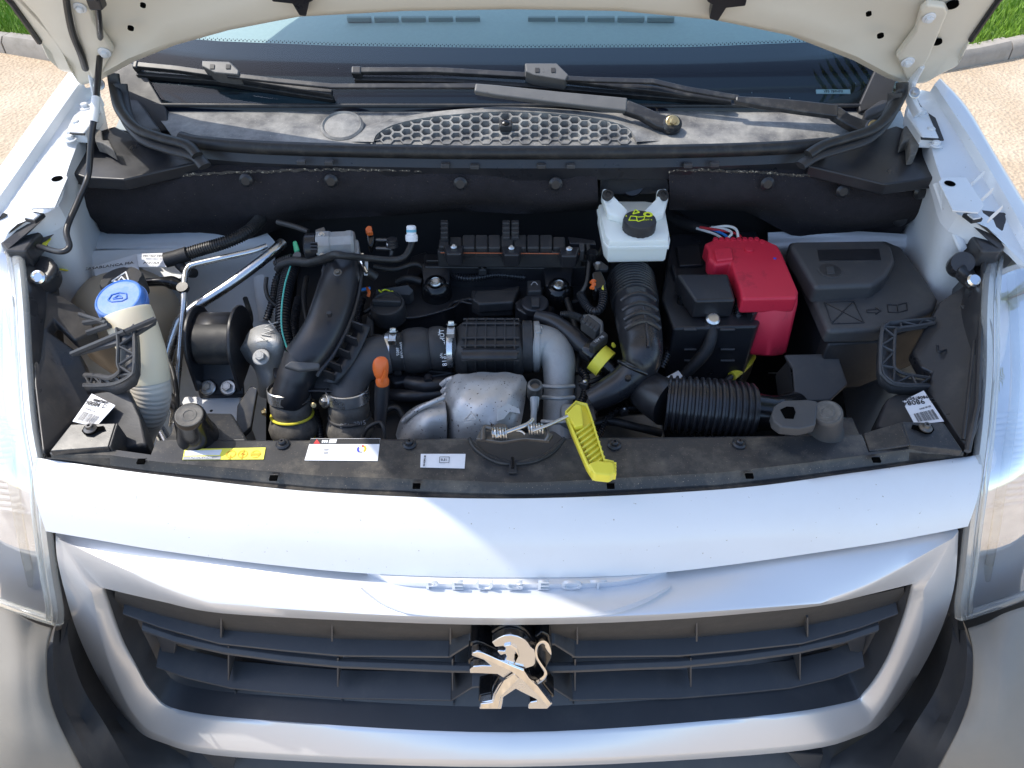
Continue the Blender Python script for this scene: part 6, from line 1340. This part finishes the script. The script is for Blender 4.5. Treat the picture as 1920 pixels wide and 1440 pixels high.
for i, r in enumerate(rows):
    for j, p in enumerate(r):
        p.z += .0016 * math.sin(i * 1.9) * (1 if j < 6 else 0) + random.uniform(-.0004, .0004) + .0012 * math.sin(j * .9 + i * .4)
shd = MB().loft(rows).build('heat_shield', M['shield'], en, angle=70, solid=.002); lab(shd, 'speckled silver exhaust heat shield with a crimped edge')
for i in range(7):
    p = PZ(832 + 2 * (i % 2), 718 + i * 13, .862 - i * .003); MB().tube([p + Vector((-.004, 0, -.004)), p + Vector((.006, 0, .006)), p + Vector((.014, 0, .010))], .004, 8).build('crimp', M['shield'], shd)
line([(868, 790), (884, 774), (892, 786), (868, 790)], .886, M['shield'], 'stamped_mark', shd, 1)
lob = [[(742, 815, .80), (752, 785, .82), (775, 764, .84), (805, 752, .85), (834, 748, .855)], [(745, 825, .81), (760, 795, .84), (782, 776, .865), (806, 766, .875), (836, 762, .875)], [(752, 838, .80), (772, 815, .845), (790, 800, .865), (810, 790, .872), (838, 786, .87)], [(765, 850, .78), (785, 838, .82), (800, 830, .84), (815, 826, .84), (838, 824, .84)], [(775, 870, .76), (790, 860, .79), (805, 855, .80), (820, 850, .80), (838, 850, .80)]]
rows = [catmull([PZ(*q) for q in r], 6) for r in lob]; rows = [list(r) for r in zip(*[catmull(list(c), 6) for c in zip(*rows)])]
MB().loft([list(r) for r in rows]).build('shield_lobe', M['shield'], shd, angle=70, solid=.002)
ptube([(756, 790, .845), (784, 768, .872), (812, 754, .882), (832, 746, .884)], 5, M['shield'], 'shield_seam', shd, 8)
pprism([(932, 766, .895), (952, 756, .895), (974, 766, .885), (976, 776, .88), (956, 772, .888), (944, 786, .885), (932, 790, .885)], .89, .002, M['shield'], 'shield_tab', shd, .001)
# oxygen sensor style bolt and stay
p = PZ(1003, 720, .90); k = mpp(p); bs = MB().lathe(p - Vector((0, 0, .016)), (0, -.2, 1), [(14 * k, -.010), (15 * k, 0), (13 * k, .006), (15 * k, .010), (14 * k, .018), (10 * k, .020), (8 * k, .014), (1 * k, .014)], 22).build('sensor_nut', M['steel_dark'], en)
ptube([(1003, 732, .885), (1002, 760, .875), (1000, 790, .86), (1002, 806, .85)], [11, 7, 6, 8], M['alu'], 'sensor_stay', en)
pprism([(994, 742, .885), (1012, 742, .885), (1010, 762, .875), (994, 762, .875)], .88, .012, M['steel'], 'stay_nut', en, .002)
# lower silvery casting and dark pipes between dipstick and shield
pprism([(730, 724, .80), (762, 722, .80), (770, 752, .79), (768, 790, .77), (732, 795, .77)], .80, .04, M['alu'], 'pump_casting', en, .006)
ptube([(765, 716, .84), (800, 722, .845), (850, 716, .84)], 14, M['black'], 'pipe_stub', en); ptube([(735, 740, .82), (770, 742, .83), (830, 738, .83)], 12, M['black'], 'pipe_stub', en)
ptube([(803, 706, .855), (804, 716, .855)], 8, M['black'], 'drain_plug', en)
ptube([(680, 822, .83), (690, 802, .845), (712, 792, .85), (720, 806, .845), (722, 830, .83)], 4, M['rubber'], 'lower_cable', en, 8)
# breather hose with yellow locking ring
bh = ptube([(1008, 594, .89), (1035, 602, .895), (1065, 622, .892), (1090, 645, .885), (1108, 660, .88)], [13, 15, 16, 16, 15], M['black'], 'breather_hose', en); lab(bh, 'black breather hose ending in a yellow locking ring')
a, b_ = PZ(1096, 650, .888), PZ(1146, 692, .87); d = (b_ - a); k = mpp(a)
MB().lathe(a, d, [(17 * k, 0), (20 * k, .004), (20 * k, .020), (16 * k, .022), (14 * k, d.length)], 24).build('hose_socket', M['black_gloss'], bh)
rg = []
n = 26
for h, r in ((.024, 19), (.024, 28), (.042, 28), (.042, 19)):
    e1 = d.normalized().cross(Vector((0, 0, 1))).normalized(); e2 = d.normalized().cross(e1); c = a + d.normalized() * h
    rg.append([c + (e1 * math.cos(6.2832 * i / n) + e2 * math.sin(6.2832 * i / n)) * r * k for i in range(n + 1)])
MB().loft(rg + [rg[0]]).build('locking_ring', M['yellow'], bh, angle=40)
pprism([(1150, 648, .895), (1146, 643, .90), (1150, 640, .90), (1156, 647, .895)], .9, .006, M['yellow'], 'ring_lug', bh, .0015)
MB().tube([a + d * .7, a + d * 1.15], 11 * k, 16).build('hose_tip', M['black_gloss'], bh)
# sensor block above it
pprism([(1088, 600, .925), (1102, 588, .93), (1128, 608, .925), (1118, 622, .92)], .925, .02, M['black_soft'], 'sensor_plug', en, .003)
for i in range(4): ptube([(1094 + i * 7, 594 + i * 5.4, .932), (1089 + i * 7, 602 + i * 5.4, .930)], 1.4, M['black'], 'plug_ridge', en, 6)
pprism([(1104, 644, .912), (1132, 618, .915), (1142, 628, .912), (1116, 650, .908)], .91, .018, M['black_soft'], 'pressure_sensor', en, .003)
onp(1123, 636, .9205, '16V 98', 9, M['ink_grey'], en, 'sensor_print', .75)
ribbed([(1052, 590, .90), (1070, 590, .905), (1090, 597, .915)], 6, M['rubber'], 'sensor_loom', en, 4, 1)
ribbed([(1088, 552, .91), (1100, 574, .915), (1114, 584, .918), (1126, 578, .92), (1131, 560, .925), (1130, 540, .93)], 6.5, M['duct'], 'sensor_loom', en, 5, 1.6)
pprism([(1110, 508, .945), (1128, 506, .945), (1138, 528, .935), (1136, 538, .93), (1116, 546, .928), (1112, 530, .935)], .94, .024, M['black_gloss'], 'sensor_plug', en, .004)
for L_ in ([(1108, 530), (1112, 526), (1116, 528)], [(1108, 540), (1113, 534), (1117, 534)], [(1112, 526), (1112, 541)]): ptube([(u, v, .943) for u, v in L_], 3, M['orange'], 'orange_lock', en, 8)
MB().slab([PZ(u, v, .945) for u, v in [(1128, 540), (1131, 534), (1132, 542)]], (0, 0, -.002)).build('yellow_mark', M['yellow'], en)
disc(1121, 493, .955, 5, .01, M['steel'], 'plug_screw', en); pprism([(1112, 492, .95), (1126, 488, .95), (1142, 500, .945), (1138, 506, .94), (1118, 506, .945)], .95, .006, M['black'], 'plug_stay', en, .002)
disc(1111, 472, .955, 11, .02, M['black_gloss'], 'rubber_mount', en); ptube([(1102, 458, .95), (1104, 490, .94), (1100, 530, .925), (1088, 552, .91)], 4, M['rubber'], 'loom_tape', en, 8)
pprism([(1085, 550, .912), (1094, 548, .914), (1092, 556, .912)], .912, .003, M['paper'], 'loom_tag', en, .0005)
pprism([(1080, 590, .89), (1110, 585, .89), (1132, 600, .885), (1134, 640, .87), (1098, 610, .88)], .885, .01, M['alu'], 'pump_housing', en, .004)
pprism([(1058, 640, .85), (1110, 660, .85), (1110, 700, .83), (1070, 700, .83)], .85, .02, M['black'], 'rear_cover', en, .004)

# ================================================================ air intake
ai = thing('air_intake_duct', 'ribbed black air intake duct curving down from the reservoir to the engine', 'duct', PZ(1150, 720, .82))
p = PZ(1180, 512, .92)
ptube([(1179, 500, .885), (1181, 512, .893), (1183, 528, .90)], [36, 38, 40], M['black'], 'duct_mouth', ai, 26)
ribbed([(1183, 526, .90), (1187, 548, .905), (1191, 572, .908)], [42, 42, 42], M['duct'], 'duct_bellows', ai, 8, 2.6, 32)
bd_ = catmull([PZ(1190, 566, .908), PZ(1196, 600, .912), PZ(1202, 640, .908), PZ(1204, 665, .905), PZ(1196, 690, .89), PZ(1172, 714, .875), PZ(1140, 735, .862), PZ(1108, 752, .85)], 8)
bo = MB().tube(bd_, [r * mpp(q) for r, q in zip(cat1([41, 42, 40, 38, 34, 30, 27, 22], 8), bd_)], 28).build('duct_body', M['duct'], ai, angle=60)
for v, u, z in ((582, 1193, .911), (600, 1196, .912), (617, 1199, .911), (633, 1201, .909)):
    p = PZ(u, v, z); k = mpp(p); r = 41 * k
    c = [p + Vector((math.sin(t) * r, -.006 * abs(math.sin(t)), (math.cos(t) * r))) for t in [-.85 + i * .17 for i in range(11)]]
    MB().tube(c, .0042, 8).build('duct_rib', M['duct'], bo)
c = [q + Vector((.004, -.012, 41 * mpp(q) * .93)) for q in bd_[2:26]]; MB().tube(c, .0026, 8).build('duct_seam', M['duct'], bo)
ptube([(1160, 678, .92), (1185, 690, .928), (1212, 702, .915)], 4, M['black_gloss'], 'duct_joint', ai, 8)
disc(1178, 707, .905, 6, .006, M['black'], 'duct_mark', ai, (0, -.3, 1))
disc(1212, 690, .90, 10, .01, M['black_gloss'], 'duct_clip', ai, (.6, -.3, .7))
bw = thing('intake_bellows', 'wide ribbed black intake bellows lying behind the slam panel', 'hose', PZ(1330, 780, .80))
ribbed([(1250, 756, .87), (1290, 760, .872), (1350, 766, .872), (1412, 772, .87)], [50, 52, 53, 50], M['duct'], 'bellows', bw, 11, 3.2, 36)
ptube([(1410, 772, .87), (1440, 774, .868), (1462, 772, .865), (1490, 764, .85)], [38, 34, 32, 30], M['black_gloss'], 'outlet', bw, 26)
ptube([(1254, 756, .87), (1225, 740, .865), (1200, 720, .85), (1180, 710, .83)], [46, 40, 36, 34], M['black'], 'inlet', bw, 26)
# looms, small hoses and clips that fill the gaps
for L_, r_, kind in (
    ([(560, 560, .86), (552, 610, .86), (560, 660, .855), (580, 700, .845)], 7, 'rib'),
    ([(575, 520, .88), (570, 560, .875), (580, 620, .865), (600, 660, .855)], 5, 'rub'),
    ([(500, 600, .84), (512, 560, .86), (520, 520, .88), (545, 500, .90)], 6, 'rib'),
    ([(680, 560, .865), (672, 600, .86), (684, 640, .855), (676, 680, .85)], 5, 'rib'),
    ([(700, 500, .90), (740, 505, .895), (780, 495, .90), (800, 510, .89)], 5, 'rub'),
    ([(840, 515, .885), (880, 522, .888), (930, 515, .888), (985, 520, .885)], 6, 'rib'),
    ([(850, 505, .892), (900, 508, .892), (980, 505, .892), (1030, 512, .89)], 3.5, 'rub'),
    ([(1062, 560, .88), (1075, 600, .875), (1085, 650, .865), (1080, 700, .85)], 6, 'rub'),
    ([(1078, 690, .85), (1098, 705, .852), (1096, 740, .84), (1080, 770, .83)], 7, 'rib'),
    ([(1085, 720, .845), (1110, 715, .85), (1135, 705, .85)], 5, 'rub'),
    ([(1100, 800, .80), (1140, 790, .805), (1190, 800, .80), (1240, 812, .79)], 8, 'rub'),
    ([(1120, 820, .80), (1150, 775, .81), (1200, 765, .815), (1240, 790, .80)], 6, 'rib'),
    ([(735, 700, .83), (770, 694, .84), (820, 697, .84), (850, 700, .835)], 5, 'rub'),
    ([(700, 800, .80), (725, 770, .815), (745, 765, .82), (760, 790, .805)], 6, 'rub'),
    ([(590, 770, .80), (598, 800, .79), (602, 830, .78)], 7, 'rib'),
    ([(460, 560, .82), (470, 600, .82), (455, 640, .82)], 5, 'rub'),
    ([(1240, 690, .83), (1255, 650, .85), (1248, 600, .87)], 6, 'rib'),
    ([(1120, 480, .92), (1132, 460, .93), (1130, 430, .94)], 5, 'rub')):
    if kind == 'rib': ribbed(L_, r_, M['duct'], 'loom_conduit', en, 5, 1.2, 12)
    else: ptube(L_, r_, M['rubber'], 'small_hose', en, 10)
for u, v, z in ((566, 640, .872), (676, 620, .872), (905, 508, .902), (1082, 650, .88), (1096, 722, .862), (746, 696, .85), (1170, 772, .825), (592, 600, .88)):
    p = PZ(u, v, z); k = mpp(p)
    MB().box(p, (15 * k, 11 * k, .012), Matrix.Rotation(random.uniform(-.6, .6), 3, 'Z')).build('loom_clip', M['black_soft'], en, bevel=.002)
    MB().lathe(p + Vector((0, 0, .006)), (0, -.2, 1), [(3.5 * k, 0), (3.5 * k, .003), (1 * k, .004)], 10).build('clip_pin', M['steel'], en)
pprism([(690, 652, .85), (716, 640, .855), (850, 636, .855), (850, 700, .84), (740, 720, .835)], .85, .03, M['black'], 'rocker_side', en, .004)
pprism([(1075, 690, .83), (1130, 700, .83), (1120, 760, .81), (1078, 760, .81)], .83, .03, M['alu'], 'gearbox_casting', en, .006)
pprism([(1090, 780, .76), (1240, 770, .76), (1250, 830, .74), (1090, 835, .74)], .76, .04, M['steel_dark'], 'subframe_plate', en, .006)
# ================================================================ palm beside the van: the photograph shows it mirrored in the windscreen
pm = thing('palm_tree', 'tall green palm beside the van, mirrored in one end of the windscreen', 'tree', (4.6, .9, 0))
M['trunk'] = mat('palm_bark', (0.16, 0.12, 0.08), 0.9, var=0.4, vscale=12, bump=0.8, bscale=30)
M['frond'] = mat('palm_frond', (0.15, 0.20, 0.04), 0.45, var=0.4, vscale=3)
tk = [Vector((4.6, .9, 0)), Vector((4.5, .9, 2)), Vector((4.2, .9, 4)), Vector((3.9, .85, 5.6))]
tc_ = resample(catmull(tk, 8), 40)
MB().tube(tc_, [.17 - .05 * i / 39 + .012 * (i % 2) for i in range(40)], 14).build('trunk', M['trunk'], pm)
crown = tk[-1]
for f in range(26):
    az = f * 2.399; el = R(70 - 115 * (f / 26)); Ln = random.uniform(1.5, 2.0)
    d = Vector((math.cos(az) * math.cos(el), math.sin(az) * math.cos(el), math.sin(el)))
    spine = []
    p = crown.copy()
    for i in range(13):
        spine.append(p.copy()); p = p + d * (Ln / 12); d = (d + Vector((0, 0, -.10))).normalized()
    b = MB().tube(spine, [.014 - .001 * i for i in range(13)], 6)
    for i in range(2, 13):
        for half in (0, .5):
            q = lerp(spine[i - 1], spine[i], half); t_ = (spine[i] - spine[i - 1]).normalized(); sd = t_.cross(Vector((0, 0, 1))).normalized(); upn = sd.cross(t_)
            for s_ in (1, -1):
                ln = .45 * math.sin(math.pi * (i + half) / 14) + .08; tip = q + (sd * s_ * .85 + t_ * .5 + upn * .1).normalized() * ln + Vector((0, 0, -.12 * ln)); w_ = t_ * .016
                b.add([q - w_, q + w_, lerp(q, tip, .55) + w_ * 1.1 + Vector((0, 0, .03)), tip, lerp(q, tip, .55) - w_ * 1.1 + Vector((0, 0, .03))], [(0, 1, 2, 3, 4)])
    b.build('frond', M['frond'], pm, smooth=False)
